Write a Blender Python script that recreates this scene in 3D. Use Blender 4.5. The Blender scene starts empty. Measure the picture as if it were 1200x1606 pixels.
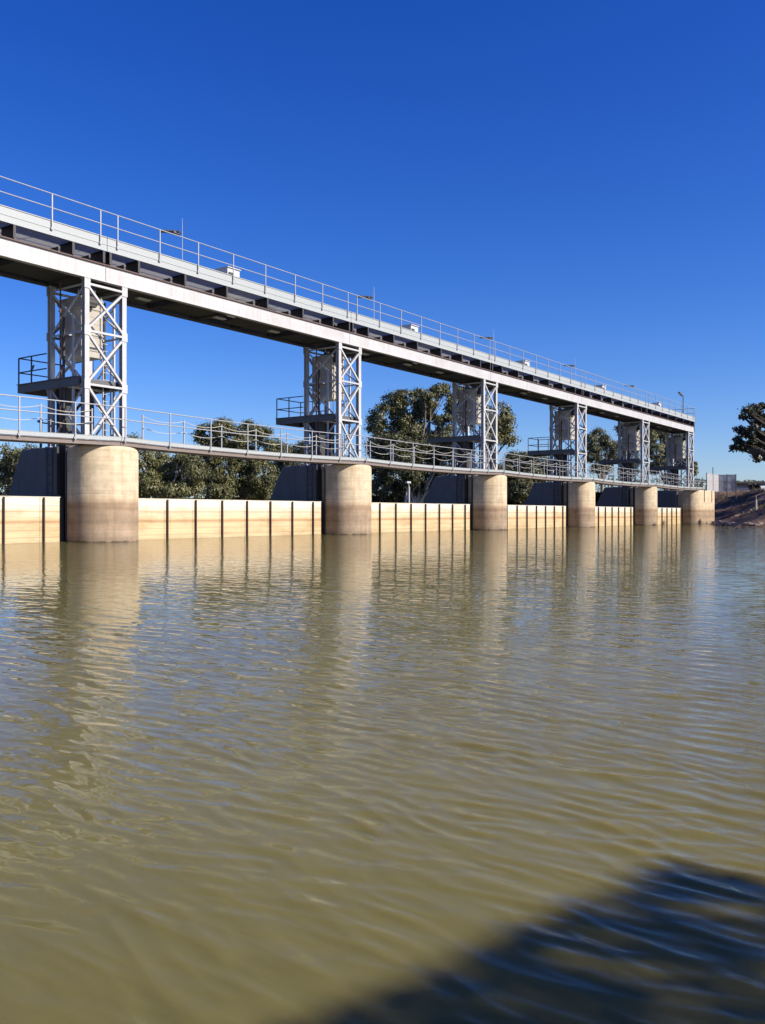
import bpy, math, random
import numpy as np
from mathutils import Vector, Matrix, noise as mnoise
R_ = math.radians
scene = bpy.context.scene

# ------------------------------------------------------------------ camera, sky, sun, exposure
# world frame: X runs along the weir (away from the viewer), Y across it (downstream), Z up; the lake surface is z = 0
TH = R_(35.65)
FPX = 1376.0
CAM = Vector((-21.12, -28.46, 1.053))
FW = Vector((math.cos(TH), math.sin(TH), 0)); RT = Vector((math.sin(TH), -math.cos(TH), 0)); UP = Vector((0, 0, 1))
cam_data = bpy.data.cameras.new('camera')
cam = bpy.data.objects.new('camera', cam_data)
scene.collection.objects.link(cam)
cam.location = CAM
cam.rotation_euler = (R_(90), 0, TH - R_(90))
cam_data.sensor_fit = 'VERTICAL'; cam_data.sensor_height = 24.0
cam_data.lens = FPX / 1606.0 * 24.0
cam_data.shift_y = (806.0 - 803.0) / 1606.0
cam_data.clip_start = 0.05; cam_data.clip_end = 6000
scene.camera = cam

SUN_EL = R_(33.0)
SUN_H = Vector((0.25, -0.968, 0)).normalized()
SUN_DIR = (SUN_H * math.cos(SUN_EL) + UP * math.sin(SUN_EL)).normalized()
world = bpy.data.worlds.new('World'); scene.world = world
world.use_nodes = True
wn = world.node_tree; wn.nodes.clear()
sky = wn.nodes.new('ShaderNodeTexSky'); sky.sky_type = 'NISHITA'; sky.sun_disc = False
sky.sun_elevation = SUN_EL; sky.sun_rotation = math.atan2(SUN_H.x, SUN_H.y)
sky.altitude = 200; sky.air_density = 1.0; sky.dust_density = 0.5; sky.ozone_density = 5.0
bg = wn.nodes.new('ShaderNodeBackground'); bg.inputs['Strength'].default_value = 0.108
wo = wn.nodes.new('ShaderNodeOutputWorld')
hs = wn.nodes.new('ShaderNodeHueSaturation'); hs.inputs['Saturation'].default_value = 1.30; hs.inputs['Value'].default_value = 1.0
tint = wn.nodes.new('ShaderNodeMix'); tint.data_type = 'RGBA'; tint.blend_type = 'MULTIPLY'; tint.inputs[0].default_value = 1.0
tc = wn.nodes.new('ShaderNodeTexCoord'); sx = wn.nodes.new('ShaderNodeSeparateXYZ'); wn.links.new(tc.outputs['Generated'], sx.inputs[0])
tr_ = wn.nodes.new('ShaderNodeValToRGB'); wn.links.new(sx.outputs[2], tr_.inputs[0])
tr_.color_ramp.elements[0].position = 0.02; tr_.color_ramp.elements[0].color = (0.72, 0.75, 0.94, 1)
tr_.color_ramp.elements[1].position = 0.46; tr_.color_ramp.elements[1].color = (0.80, 0.53, 0.95, 1)
wn.links.new(tr_.outputs[0], tint.inputs[7])
wn.links.new(sky.outputs[0], hs.inputs['Color']); wn.links.new(hs.outputs[0], tint.inputs[6])
wn.links.new(tint.outputs[2], bg.inputs[0]); wn.links.new(bg.outputs[0], wo.inputs[0])

sun_data = bpy.data.lights.new('sun', 'SUN'); sun_data.energy = 5.0; sun_data.angle = R_(0.53); sun_data.color = (1.0, 0.93, 0.82)
sun = bpy.data.objects.new('sun', sun_data); scene.collection.objects.link(sun)
sun.rotation_euler = SUN_DIR.to_track_quat('Z', 'Y').to_euler()
sun.location = (0, -40, 60)
scene.view_settings.view_transform = 'Standard'; scene.view_settings.look = 'None'
scene.view_settings.exposure = 0.62; scene.view_settings.gamma = 1.0
scene.cycles.max_bounces = 6; scene.cycles.diffuse_bounces = 3; scene.cycles.glossy_bounces = 4
scene.cycles.transparent_max_bounces = 8

S = 15.24                      # pier spacing


def P(x, y, d):
    """world point at depth d metres along the viewing axis (layout helper for far trees)"""
    return CAM + FW * d + RT * ((x - 600.0) / FPX * d) + UP * ((806.0 - y) / FPX * d)


# ------------------------------------------------------------------ mesh helpers
class MB:
    def __init__(self): self.v = []; self.f = []

    def add(self, vs, fs):
        o = len(self.v); self.v += [tuple(p) for p in vs]; self.f += [tuple(i + o for i in f) for f in fs]

    def box(self, x0, x1, y0, y1, z0, z1):
        self.add([(x0, y0, z0), (x1, y0, z0), (x1, y1, z0), (x0, y1, z0), (x0, y0, z1), (x1, y0, z1), (x1, y1, z1), (x0, y1, z1)],
                 [(3, 2, 1, 0), (4, 5, 6, 7), (0, 1, 5, 4), (1, 2, 6, 5), (2, 3, 7, 6), (3, 0, 4, 7)])

    def bar(self, p, q, w, h, side=None):
        p = Vector(p); q = Vector(q); d = (q - p).normalized()
        s = Vector(side) if side else (Vector((0, 0, 1)) if abs(d.z) < 0.9 else Vector((0, 1, 0)))
        a = d.cross(s).normalized(); b = a.cross(d).normalized()
        vs = []
        for c in (p, q):
            for i, j in ((-1, -1), (1, -1), (1, 1), (-1, 1)):
                vs.append(c + a * (i * w / 2) + b * (j * h / 2))
        self.add(vs, [(0, 1, 2, 3), (7, 6, 5, 4), (0, 4, 5, 1), (1, 5, 6, 2), (2, 6, 7, 3), (3, 7, 4, 0)])

    def tube(self, pts, r, n=8, r1=None, cap=True):
        pts = [Vector(p) for p in pts]; m = len(pts); vs = []; fs = []
        for i, p in enumerate(pts):
            d = (pts[min(i + 1, m - 1)] - pts[max(i - 1, 0)]).normalized()
            s = Vector((0, 0, 1)) if abs(d.z) < 0.9 else Vector((1, 0, 0))
            a = d.cross(s).normalized(); b = a.cross(d).normalized()
            rr = r if r1 is None else r + (r1 - r) * i / (m - 1)
            for k in range(n):
                t = 2 * math.pi * k / n
                vs.append(p + a * (rr * math.cos(t)) + b * (rr * math.sin(t)))
        for i in range(m - 1):
            for k in range(n):
                fs.append((i * n + k, i * n + (k + 1) % n, (i + 1) * n + (k + 1) % n, (i + 1) * n + k))
        if cap:
            fs.append(tuple(range(n - 1, -1, -1))); fs.append(tuple((m - 1) * n + k for k in range(n)))
        self.add(vs, fs)

    def prism(self, rings, cap=True):
        n = len(rings[0]); vs = [p for r in rings for p in r]; fs = []
        for i in range(len(rings) - 1):
            for k in range(n):
                fs.append((i * n + k, i * n + (k + 1) % n, (i + 1) * n + (k + 1) % n, (i + 1) * n + k))
        if cap:
            fs.append(tuple(range(n - 1, -1, -1))); fs.append(tuple((len(rings) - 1) * n + k for k in range(n)))
        self.add(vs, fs)

    def build(self, name, mat, parent=None, smooth=False):
        me = bpy.data.meshes.new(name); me.from_pydata(self.v, [], self.f); me.update()
        if smooth:
            for p in me.polygons: p.use_smooth = True
        me.materials.append(mat)
        o = bpy.data.objects.new(name, me); scene.collection.objects.link(o)
        if parent: o.parent = parent
        return o


def tag(o, label=None, cat=None, group=None, kind=None):
    if label: o['label'] = label
    if cat: o['category'] = cat
    if group: o['group'] = group
    if kind: o['kind'] = kind
    return o


def thing(name, loc, label, cat, group=None):
    o = bpy.data.objects.new(name, None); scene.collection.objects.link(o); o.location = loc
    o.empty_display_size = 0.3
    return tag(o, label, cat, group)


def copy_tree(o, loc, label=None):
    c = o.copy(); scene.collection.objects.link(c); c.location = loc
    if label: c['label'] = label
    for ch in list(o.children):
        k = ch.copy(); scene.collection.objects.link(k); k.parent = c
        for g in list(ch.children):
            s = g.copy(); scene.collection.objects.link(s); s.parent = k
    return c


# ------------------------------------------------------------------ materials
def new_mat(name):
    m = bpy.data.materials.new(name); m.use_nodes = True
    nt = m.node_tree; b = nt.nodes['Principled BSDF']
    return m, nt, b


def N(nt, t, **kw):
    n = nt.nodes.new(t)
    for k, v in kw.items(): setattr(n, k, v)
    return n


def L(nt, a, b): nt.links.new(a, b)


def ramp(nt, fac, stops, interp='LINEAR'):
    r = N(nt, 'ShaderNodeValToRGB'); r.color_ramp.interpolation = interp
    el = r.color_ramp.elements
    while len(el) < len(stops): el.new(0.5)
    for e, (p, c) in zip(el, stops):
        e.position = p; e.color = (c, c, c, 1) if isinstance(c, (int, float)) else (*c, 1)
    if fac is not None: L(nt, fac, r.inputs[0])
    return r


def mix(nt, fac, a, b, mode='MIX'):
    m = N(nt, 'ShaderNodeMix'); m.data_type = 'RGBA'; m.blend_type = mode
    for sock, v in ((m.inputs[0], fac), (m.inputs[6], a), (m.inputs[7], b)):
        if isinstance(v, (int, float)): sock.default_value = v
        elif isinstance(v, tuple): sock.default_value = (*v, 1)
        else: L(nt, v, sock)
    return m.outputs[2]


def noise_tex(nt, vec, scale, detail=4, rough=0.55):
    n = N(nt, 'ShaderNodeTexNoise'); n.inputs['Scale'].default_value = scale
    n.inputs['Detail'].default_value = detail; n.inputs['Roughness'].default_value = rough
    if vec is not None: L(nt, vec, n.inputs['Vector'])
    return n


def mapped(nt, scale=(1, 1, 1), rot=(0, 0, 0), obj=True, loc=(0, 0, 0)):
    if obj:
        t = N(nt, 'ShaderNodeTexCoord'); src = t.outputs['Object']
    else:
        t = N(nt, 'ShaderNodeNewGeometry'); src = t.outputs['Position']
    m = N(nt, 'ShaderNodeMapping'); m.inputs['Scale'].default_value = scale; m.inputs['Rotation'].default_value = rot
    m.inputs['Location'].default_value = loc
    L(nt, src, m.inputs[0]); return m.outputs[0]


def steel_mat(name, col, dirt=(0.25, 0.2, 0.15), amount=0.35, rough=0.55, metal=0.0, rust=0.0):
    m, nt, b = new_mat(name)
    v = mapped(nt, obj=False)
    big = noise_tex(nt, v, 0.9, 5, 0.6)
    vs = mapped(nt, (6, 6, 0.5), obj=False)
    streak = noise_tex(nt, vs, 1.0, 4, 0.6)
    fine = noise_tex(nt, v, 22, 3, 0.6)
    f1 = ramp(nt, streak.outputs[0], [(0.5, 0.0), (0.8, 1.0)])
    f2 = ramp(nt, big.outputs[0], [(0.4, 0.0), (0.75, 1.0)])
    mul = N(nt, 'ShaderNodeMath', operation='MULTIPLY_ADD'); L(nt, f1.outputs[0], mul.inputs[0]); mul.inputs[1].default_value = 0.6 * amount
    m2 = N(nt, 'ShaderNodeMath', operation='MULTIPLY'); L(nt, f2.outputs[0], m2.inputs[0]); m2.inputs[1].default_value = 0.45 * amount
    L(nt, m2.outputs[0], mul.inputs[2])
    c = mix(nt, mul.outputs[0], col, dirt)
    if rust > 0:
        rn = noise_tex(nt, mapped(nt, (1.6, 1.6, 0.6), obj=False, loc=(3, 7, 1)), 1.2, 6, 0.7)
        rf = ramp(nt, rn.outputs[0], [(0.62, 0.0), (0.72, rust)])
        c = mix(nt, rf.outputs[0], c, (0.22, 0.09, 0.035))
    fr = ramp(nt, fine.outputs[0], [(0.3, 0.88), (0.7, 1.05)])
    c = mix(nt, 1.0, c, fr.outputs[0], 'MULTIPLY')
    L(nt, c, b.inputs['Base Color'])
    b.inputs['Roughness'].default_value = rough; b.inputs['Metallic'].default_value = metal
    bp = N(nt, 'ShaderNodeBump'); bp.inputs['Strength'].default_value = 0.25; bp.inputs['Distance'].default_value = 0.01
    L(nt, fine.outputs[0], bp.inputs['Height']); L(nt, bp.outputs[0], b.inputs['Normal'])
    return m


def pier_mat():
    m, nt, b = new_mat('pier_concrete')
    g = N(nt, 'ShaderNodeNewGeometry'); sep = N(nt, 'ShaderNodeSeparateXYZ'); L(nt, g.outputs['Position'], sep.inputs[0])
    v = mapped(nt, obj=False)
    wob = noise_tex(nt, mapped(nt, (2.0, 2.0, 0.35), obj=False), 1.0, 6, 0.65)
    wz = N(nt, 'ShaderNodeMath', operation='MULTIPLY_ADD'); L(nt, wob.outputs[0], wz.inputs[0]); wz.inputs[1].default_value = 0.30
    L(nt, sep.outputs[2], wz.inputs[2])
    z = N(nt, 'ShaderNodeMapRange'); L(nt, wz.outputs[0], z.inputs[0]); z.inputs[1].default_value = 0.15; z.inputs[2].default_value = 3.86
    # water-line stains: rings left by earlier lake levels
    st = ramp(nt, z.outputs[0], [(0.0, (0.08, 0.06, 0.04)), (0.012, (0.27, 0.20, 0.135)), (0.10, (0.36, 0.275, 0.19)), (0.155, (0.34, 0.25, 0.165)),
                                 (0.205, (0.285, 0.21, 0.14)), (0.255, (0.31, 0.23, 0.15)), (0.30, (0.36, 0.265, 0.175)), (0.345, (0.29, 0.205, 0.13)), (0.385, (0.33, 0.235, 0.15)),
                                 (0.415, (0.46, 0.345, 0.225)), (0.455, (0.54, 0.43, 0.29)), (0.478, (0.56, 0.45, 0.31)), (0.485, (0.42, 0.33, 0.22)), (0.495, (0.56, 0.46, 0.32)), (1.0, (0.60, 0.49, 0.335))])
    streak = noise_tex(nt, mapped(nt, (3.2, 3.2, 0.35), obj=False), 1.0, 5, 0.6)
    sf = ramp(nt, streak.outputs[0], [(0.28, (0.80, 0.72, 0.60)), (0.5, (1.0, 1.0, 1.0)), (0.8, (1.06, 1.07, 1.1))])
    c = mix(nt, 1.0, st.outputs[0], sf.outputs[0], 'MULTIPLY')
    blot = noise_tex(nt, v, 2.3, 6, 0.65)
    bf = ramp(nt, blot.outputs[0], [(0.33, 0.78), (0.65, 1.07)])
    c = mix(nt, 1.0, c, bf.outputs[0], 'MULTIPLY')
    band = noise_tex(nt, mapped(nt, (0.25, 0.25, 9), obj=False), 1.0, 4, 0.6)
    bd = ramp(nt, band.outputs[0], [(0.35, 0.87), (0.6, 1.04)])
    c = mix(nt, 1.0, c, bd.outputs[0], 'MULTIPLY')
    fine = noise_tex(nt, v, 38, 4, 0.7)
    ff = ramp(nt, fine.outputs[0], [(0.3, 0.86), (0.7, 1.08)])
    c = mix(nt, 1.0, c, ff.outputs[0], 'MULTIPLY')
    c = mix(nt, 1.0, c, (0.95, 0.93, 0.88), 'MULTIPLY')
    L(nt, c, b.inputs['Base Color']); b.inputs['Roughness'].default_value = 0.85
    bp = N(nt, 'ShaderNodeBump'); bp.inputs['Strength'].default_value = 0.5; bp.inputs['Distance'].default_value = 0.02
    L(nt, fine.outputs[0], bp.inputs['Height']); L(nt, bp.outputs[0], b.inputs['Normal'])
    return m


def gate_mat():
    m, nt, b = new_mat('gate_cream_paint')
    g = N(nt, 'ShaderNodeNewGeometry'); sep = N(nt, 'ShaderNodeSeparateXYZ'); L(nt, g.outputs['Position'], sep.inputs[0])
    wob = noise_tex(nt, mapped(nt, (0.5, 0.5, 0.5), obj=False), 1.0, 3, 0.5)
    wz = N(nt, 'ShaderNodeMath', operation='MULTIPLY_ADD'); L(nt, wob.outputs[0], wz.inputs[0]); wz.inputs[1].default_value = 0.03
    L(nt, sep.outputs[2], wz.inputs[2])
    z = N(nt, 'ShaderNodeMapRange'); L(nt, wz.outputs[0], z.inputs[0]); z.inputs[1].default_value = 0.0; z.inputs[2].default_value = 1.68
    W = (0.76, 0.66, 0.49)
    st = ramp(nt, z.outputs[0], [(0.0, (0.392, 0.291, 0.16)), (0.03, (0.608, 0.464, 0.264)), (0.10, (0.647, 0.491, 0.28)), (0.125, (0.47, 0.337, 0.184)), (0.14, (0.666, 0.501, 0.288)), (0.26, (0.666, 0.501, 0.28)),
                                 (0.275, (0.51, 0.364, 0.2)), (0.29, (0.666, 0.491, 0.28)), (0.40, (0.686, 0.501, 0.288)), (0.455, (0.451, 0.273, 0.128)), (0.49, (0.588, 0.4, 0.208)), (0.53, (0.706, 0.546, 0.336)), (0.66, (0.7, 0.58, 0.4)),
                                 (0.69, (0.55, 0.41, 0.25)), (0.72, (0.74, 0.63, 0.45)), (0.80, (0.78, 0.7, 0.55)), (0.812, (0.6, 0.52, 0.4)), (0.824, (0.8, 0.73, 0.6)), (1.0, (0.82, 0.77, 0.66))])
    streak = noise_tex(nt, mapped(nt, (5, 5, 0.5), obj=False), 1.0, 5, 0.6)
    sf = ramp(nt, streak.outputs[0], [(0.28, (0.88, 0.83, 0.74)), (0.42, (1.0, 1.0, 1.0)), (0.8, (1.02, 1.02, 1.03))])
    c = mix(nt, 1.0, st.outputs[0], sf.outputs[0], 'MULTIPLY')
    band = noise_tex(nt, mapped(nt, (0.5, 0.5, 30), obj=False), 1.0, 3, 0.6)
    bd = ramp(nt, band.outputs[0], [(0.35, 0.86), (0.55, 1.03)])
    c = mix(nt, 1.0, c, bd.outputs[0], 'MULTIPLY')
    blot = noise_tex(nt, mapped(nt, (0.45, 0.45, 1.4), obj=False), 1.3, 6, 0.65)
    bf = ramp(nt, blot.outputs[0], [(0.32, (0.80, 0.74, 0.66)), (0.52, (1.0, 1.0, 1.0)), (0.7, (1.05, 1.05, 1.06))])
    c = mix(nt, 1.0, c, bf.outputs[0], 'MULTIPLY')
    c = mix(nt, 1.0, c, (0.78, 0.775, 0.745), 'MULTIPLY')
    L(nt, c, b.inputs['Base Color']); b.inputs['Roughness'].default_value = 0.6
    return m


def leaf_mat(name, dark, light):
    m, nt, b = new_mat(name)
    g = N(nt, 'ShaderNodeNewGeometry')
    r = ramp(nt, g.outputs['Random Per Island'], [(0.0, dark), (0.6, tuple((a + c) / 2 for a, c in zip(dark, light))), (1.0, light)])
    n = noise_tex(nt, mapped(nt, obj=False), 0.45, 3, 0.6)
    nf = ramp(nt, n.outputs[0], [(0.3, (0.75, 0.8, 0.85)), (0.7, (1.2, 1.12, 0.95))])
    c = mix(nt, 1.0, r.outputs[0], nf.outputs[0], 'MULTIPLY')
    L(nt, c, b.inputs['Base Color']); b.inputs['Roughness'].default_value = 0.5
    tr = N(nt, 'ShaderNodeBsdfTranslucent'); L(nt, c, tr.inputs[0])
    mx = N(nt, 'ShaderNodeMixShader'); mx.inputs[0].default_value = 0.18
    L(nt, b.outputs[0], mx.inputs[1]); L(nt, tr.outputs[0], mx.inputs[2])
    L(nt, mx.outputs[0], nt.nodes['Material Output'].inputs[0])
    return m


def bark_mat(name, a, c2):
    m, nt, b = new_mat(name)
    n = noise_tex(nt, mapped(nt, (3, 3, 0.7), obj=False), 1.0, 5, 0.65)
    r = ramp(nt, n.outputs[0], [(0.35, a), (0.65, c2)])
    L(nt, r.outputs[0], b.inputs['Base Color']); b.inputs['Roughness'].default_value = 0.9
    return m


def earth_mat(name, a, c2, c3):
    m, nt, b = new_mat(name)
    v = mapped(nt, obj=False)
    n = noise_tex(nt, v, 0.55, 7, 0.65); r = ramp(nt, n.outputs[0], [(0.35, a), (0.5, c2), (0.66, c3)])
    f = noise_tex(nt, v, 9, 5, 0.7); ff = ramp(nt, f.outputs[0], [(0.3, 0.7), (0.7, 1.15)])
    c = mix(nt, 1.0, r.outputs[0], ff.outputs[0], 'MULTIPLY')
    L(nt, c, b.inputs['Base Color']); b.inputs['Roughness'].default_value = 0.95
    bp = N(nt, 'ShaderNodeBump'); bp.inputs['Strength'].default_value = 0.8; bp.inputs['Distance'].default_value = 0.08
    L(nt, f.outputs[0], bp.inputs['Height']); L(nt, bp.outputs[0], b.inputs['Normal'])
    return m


def water_mat():
    m, nt, b = new_mat('muddy_lake_water')
    b.inputs['Specular IOR Level'].default_value = 0.0; b.inputs['Roughness'].default_value = 1.0
    b.inputs['Subsurface Weight'].default_value = 1.0; b.inputs['Subsurface Radius'].default_value = (1.0, 0.65, 0.2); b.inputs['Subsurface Scale'].default_value = 0.12
    murk = noise_tex(nt, mapped(nt, (0.25, 0.25, 1), obj=False), 1.0, 4, 0.6)
    mc = ramp(nt, murk.outputs[0], [(0.3, (0.104, 0.090, 0.032)), (0.7, (0.122, 0.106, 0.039))])
    L(nt, mc.outputs[0], b.inputs['Base Color'])
    hs = []
    # crests run across the weir line (along Y), the wind blows along it
    for (sc_along, sc_cross, amp, det, rz) in ((3.6, 9.0, 0.0015, 1, 0.15), (1.8, 4.6, 0.0020, 1, -0.12)):
        v = mapped(nt, (sc_cross, sc_along, 1), (0, 0, rz), obj=False)
        n = noise_tex(nt, v, 1.0, det, 0.5)
        n.inputs['Distortion'].default_value = 0.5
        a = N(nt, 'ShaderNodeMath', operation='SUBTRACT'); L(nt, n.outputs[0], a.inputs[0]); a.inputs[1].default_value = 0.5
        ab = N(nt, 'ShaderNodeMath', operation='ABSOLUTE'); L(nt, a.outputs[0], ab.inputs[0])
        mm = N(nt, 'ShaderNodeMath', operation='MULTIPLY_ADD'); L(nt, ab.outputs[0], mm.inputs[0]); mm.inputs[1].default_value = -0.6
        L(nt, n.outputs[0], mm.inputs[2])
        k = N(nt, 'ShaderNodeMath', operation='MULTIPLY'); L(nt, mm.outputs[0], k.inputs[0]); k.inputs[1].default_value = amp * 4.0
        hs.append(k.outputs[0])
    acc = hs[0]
    for h in hs[1:]:
        a = N(nt, 'ShaderNodeMath', operation='ADD'); L(nt, acc, a.inputs[0]); L(nt, h, a.inputs[1]); acc = a.outputs[0]
    # patches of calmer and ruffled water
    cat = noise_tex(nt, mapped(nt, (0.22, 0.10, 1), obj=False), 1.0, 3, 0.5)
    cr = ramp(nt, cat.outputs[0], [(0.35, 0.55), (0.65, 1.1)])
    sc = N(nt, 'ShaderNodeMath', operation='MULTIPLY'); L(nt, acc, sc.inputs[0]); L(nt, cr.outputs[0], sc.inputs[1])
    bp = N(nt, 'ShaderNodeBump'); bp.inputs['Strength'].default_value = 1.0; bp.inputs['Distance'].default_value = WAVE
    L(nt, sc.outputs[0], bp.inputs['Height']); L(nt, bp.outputs[0], b.inputs['Normal'])
    gl = N(nt, 'ShaderNodeBsdfGlossy'); gl.inputs['Roughness'].default_value = 0.04; L(nt, bp.outputs[0], gl.inputs['Normal'])
    fr = N(nt, 'ShaderNodeFresnel'); fr.inputs[0].default_value = 1.333; L(nt, bp.outputs[0], fr.inputs['Normal'])
    # reflection cut where the surface faces the viewer, keeping sky blue out of the shadow
    fc = ramp(nt, fr.outputs[0], [(0.0, 0.0), (0.065, 0.006), (0.15, 0.12), (0.34, 0.35), (1.0, 1.0)])
    mx = N(nt, 'ShaderNodeMixShader'); L(nt, fc.outputs[0], mx.inputs[0]); L(nt, b.outputs[0], mx.inputs[1]); L(nt, gl.outputs[0], mx.inputs[2])
    L(nt, mx.outputs[0], nt.nodes['Material Output'].inputs[0])
    return m


WAVE = 1.0
M = {}
M['pier'] = pier_mat(); M['gate'] = gate_mat(); M['water'] = water_mat()
M['white'] = steel_mat('white_painted_steel', (0.44, 0.442, 0.44), amount=0.45, rust=0.35)
M['girder'] = steel_mat('girder_white_paint', (0.45, 0.448, 0.442), (0.25, 0.20, 0.16), 0.6, rust=0.3)
M['galv'] = steel_mat('galvanised_steel', (0.40, 0.43, 0.42), (0.25, 0.27, 0.25), 0.6, 0.5, 0.1)
M['rail'] = steel_mat('galvanised_rail', (0.34, 0.345, 0.35), (0.28, 0.27, 0.25), 0.5, 0.45, 0.2)
M['kerb'] = steel_mat('kerb_plate', (0.33, 0.355, 0.345), (0.36, 0.36, 0.34), 0.5, 0.5)
M['dark'] = steel_mat('dark_steel', (0.035, 0.033, 0.032), (0.035, 0.028, 0.022), 0.6, 0.6)
M['soffit'] = steel_mat('shade_dark_soffit_steel', (0.034, 0.033, 0.033), (0.025, 0.045, 0.04), 0.6, 0.7)  # near-black: the shade under the deck is put into the colour
M['platform'] = steel_mat('platform_grey_steel', (0.10, 0.10, 0.10), (0.06, 0.05, 0.045), 0.6, 0.6)
M['brown'] = steel_mat('brown_channel', (0.19, 0.155, 0.135), (0.10, 0.07, 0.05), 0.7, 0.7)
M['flange'] = steel_mat('shade_brown_flange', (0.11, 0.065, 0.055), (0.06, 0.04, 0.03), 0.6, 0.7)  # the shade on the flange lip is put into this brown
M['rib'] = steel_mat('rib_steel', (0.10, 0.07, 0.05), (0.03, 0.02, 0.015), 0.6, 0.7)
M['rust'] = steel_mat('rusty_cable', (0.17, 0.075, 0.035), (0.08, 0.035, 0.02), 0.6, 0.8)
M['block'] = steel_mat('counterweight_concrete', (0.40, 0.375, 0.32), (0.22, 0.18, 0.13), 0.6, 0.85, rust=0.5)
M['cabinet'] = steel_mat('cabinet_paint', (0.50, 0.50, 0.48), (0.4, 0.38, 0.33), 0.3, 0.5)
M['lamp'] = steel_mat('lamp_housing', (0.09, 0.09, 0.10), (0.05, 0.05, 0.05), 0.4, 0.4)
M['glass'] = steel_mat('lamp_lens', (0.5, 0.52, 0.53), (0.4, 0.4, 0.4), 0.1, 0.15)
M['leaf_a'] = leaf_mat('eucalypt_leaf', (0.078, 0.084, 0.031), (0.160, 0.158, 0.060))
M['leaf_b'] = leaf_mat('eucalypt_leaf_dull', (0.056, 0.062, 0.025), (0.125, 0.126, 0.052))
M['leaf_c'] = leaf_mat('scrub_leaf', (0.096, 0.102, 0.037), (0.185, 0.178, 0.072))
M['leaf_d'] = leaf_mat('shaded_gum_leaf', (0.016, 0.020, 0.009), (0.045, 0.048, 0.020))  # leaf darkened to carry the shade on the right-hand tree
M['bark_dark'] = bark_mat('shaded_bark', (0.03, 0.024, 0.018), (0.07, 0.055, 0.042))  # bark darkened to match, shade put into its colour
M['bark'] = bark_mat('grey_bark', (0.10, 0.08, 0.06), (0.26, 0.22, 0.17))
M['bark_white'] = bark_mat('white_bark', (0.38, 0.34, 0.28), (0.60, 0.56, 0.48))
M['earth'] = earth_mat('bank_earth', (0.065, 0.034, 0.019), (0.145, 0.078, 0.043), (0.33, 0.205, 0.13))
M['land'] = earth_mat('dry_land', (0.10, 0.085, 0.05), (0.17, 0.14, 0.08), (0.24, 0.19, 0.11))
M['rock'] = earth_mat('rock_stone', (0.13, 0.095, 0.075), (0.22, 0.165, 0.13), (0.32, 0.25, 0.20))
M['shade_conc'] = steel_mat('shade_dark_concrete', (0.13, 0.125, 0.12), (0.06, 0.055, 0.05), 0.8, 0.9)  # pier concrete darkened to carry the shade on its side faces
M['wall'] = earth_mat('old_concrete', (0.22, 0.19, 0.15), (0.30, 0.26, 0.21), (0.36, 0.32, 0.26))
def grating_mat():
    m, nt, b = new_mat('deck_grating')
    b.inputs['Base Color'].default_value = (0.55, 0.55, 0.53, 1); b.inputs['Roughness'].default_value = 0.6
    tl = N(nt, 'ShaderNodeBsdfTranslucent'); tl.inputs[0].default_value = (0.8, 0.8, 0.78, 1)
    mx = N(nt, 'ShaderNodeMixShader'); mx.inputs[0].default_value = 0.5
    L(nt, b.outputs[0], mx.inputs[1]); L(nt, tl.outputs[0], mx.inputs[2])
    tr = N(nt, 'ShaderNodeBsdfTransparent'); m2 = N(nt, 'ShaderNodeMixShader')
    w = N(nt, 'ShaderNodeTexWave'); w.bands_direction = 'X'; w.inputs['Scale'].default_value = 6.0
    L(nt, mapped(nt, obj=False), w.inputs['Vector'])
    r = ramp(nt, w.outputs[0], [(0.3, 0.93), (0.5, 1.0)]); L(nt, r.outputs[0], m2.inputs[0])
    L(nt, tr.outputs[0], m2.inputs[1]); L(nt, mx.outputs[0], m2.inputs[2])
    L(nt, m2.outputs[0], nt.nodes['Material Output'].inputs[0]); return m


M['grating'] = grating_mat()
M['chain'] = steel_mat('pale_chain', (0.42, 0.40, 0.34), (0.28, 0.25, 0.2), 0.4, 0.5)

ORD = ['first', 'second', 'third', 'fourth', 'fifth', 'sixth']

# ------------------------------------------------------------------ ground and water
def sheet(name, pts, z, mat):
    b = MB(); b.add([(x, y, z) for x, y in pts], [tuple(range(len(pts)))])
    o = b.build(name, mat); tag(o, kind='structure'); return o


ground = sheet('ground', [(-3000, -3000), (3000, -3000), (3000, 3000), (-3000, 3000)], -1.2, M['land'])
ground['label'] = 'dry earth underlying the lake and the land'


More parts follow.
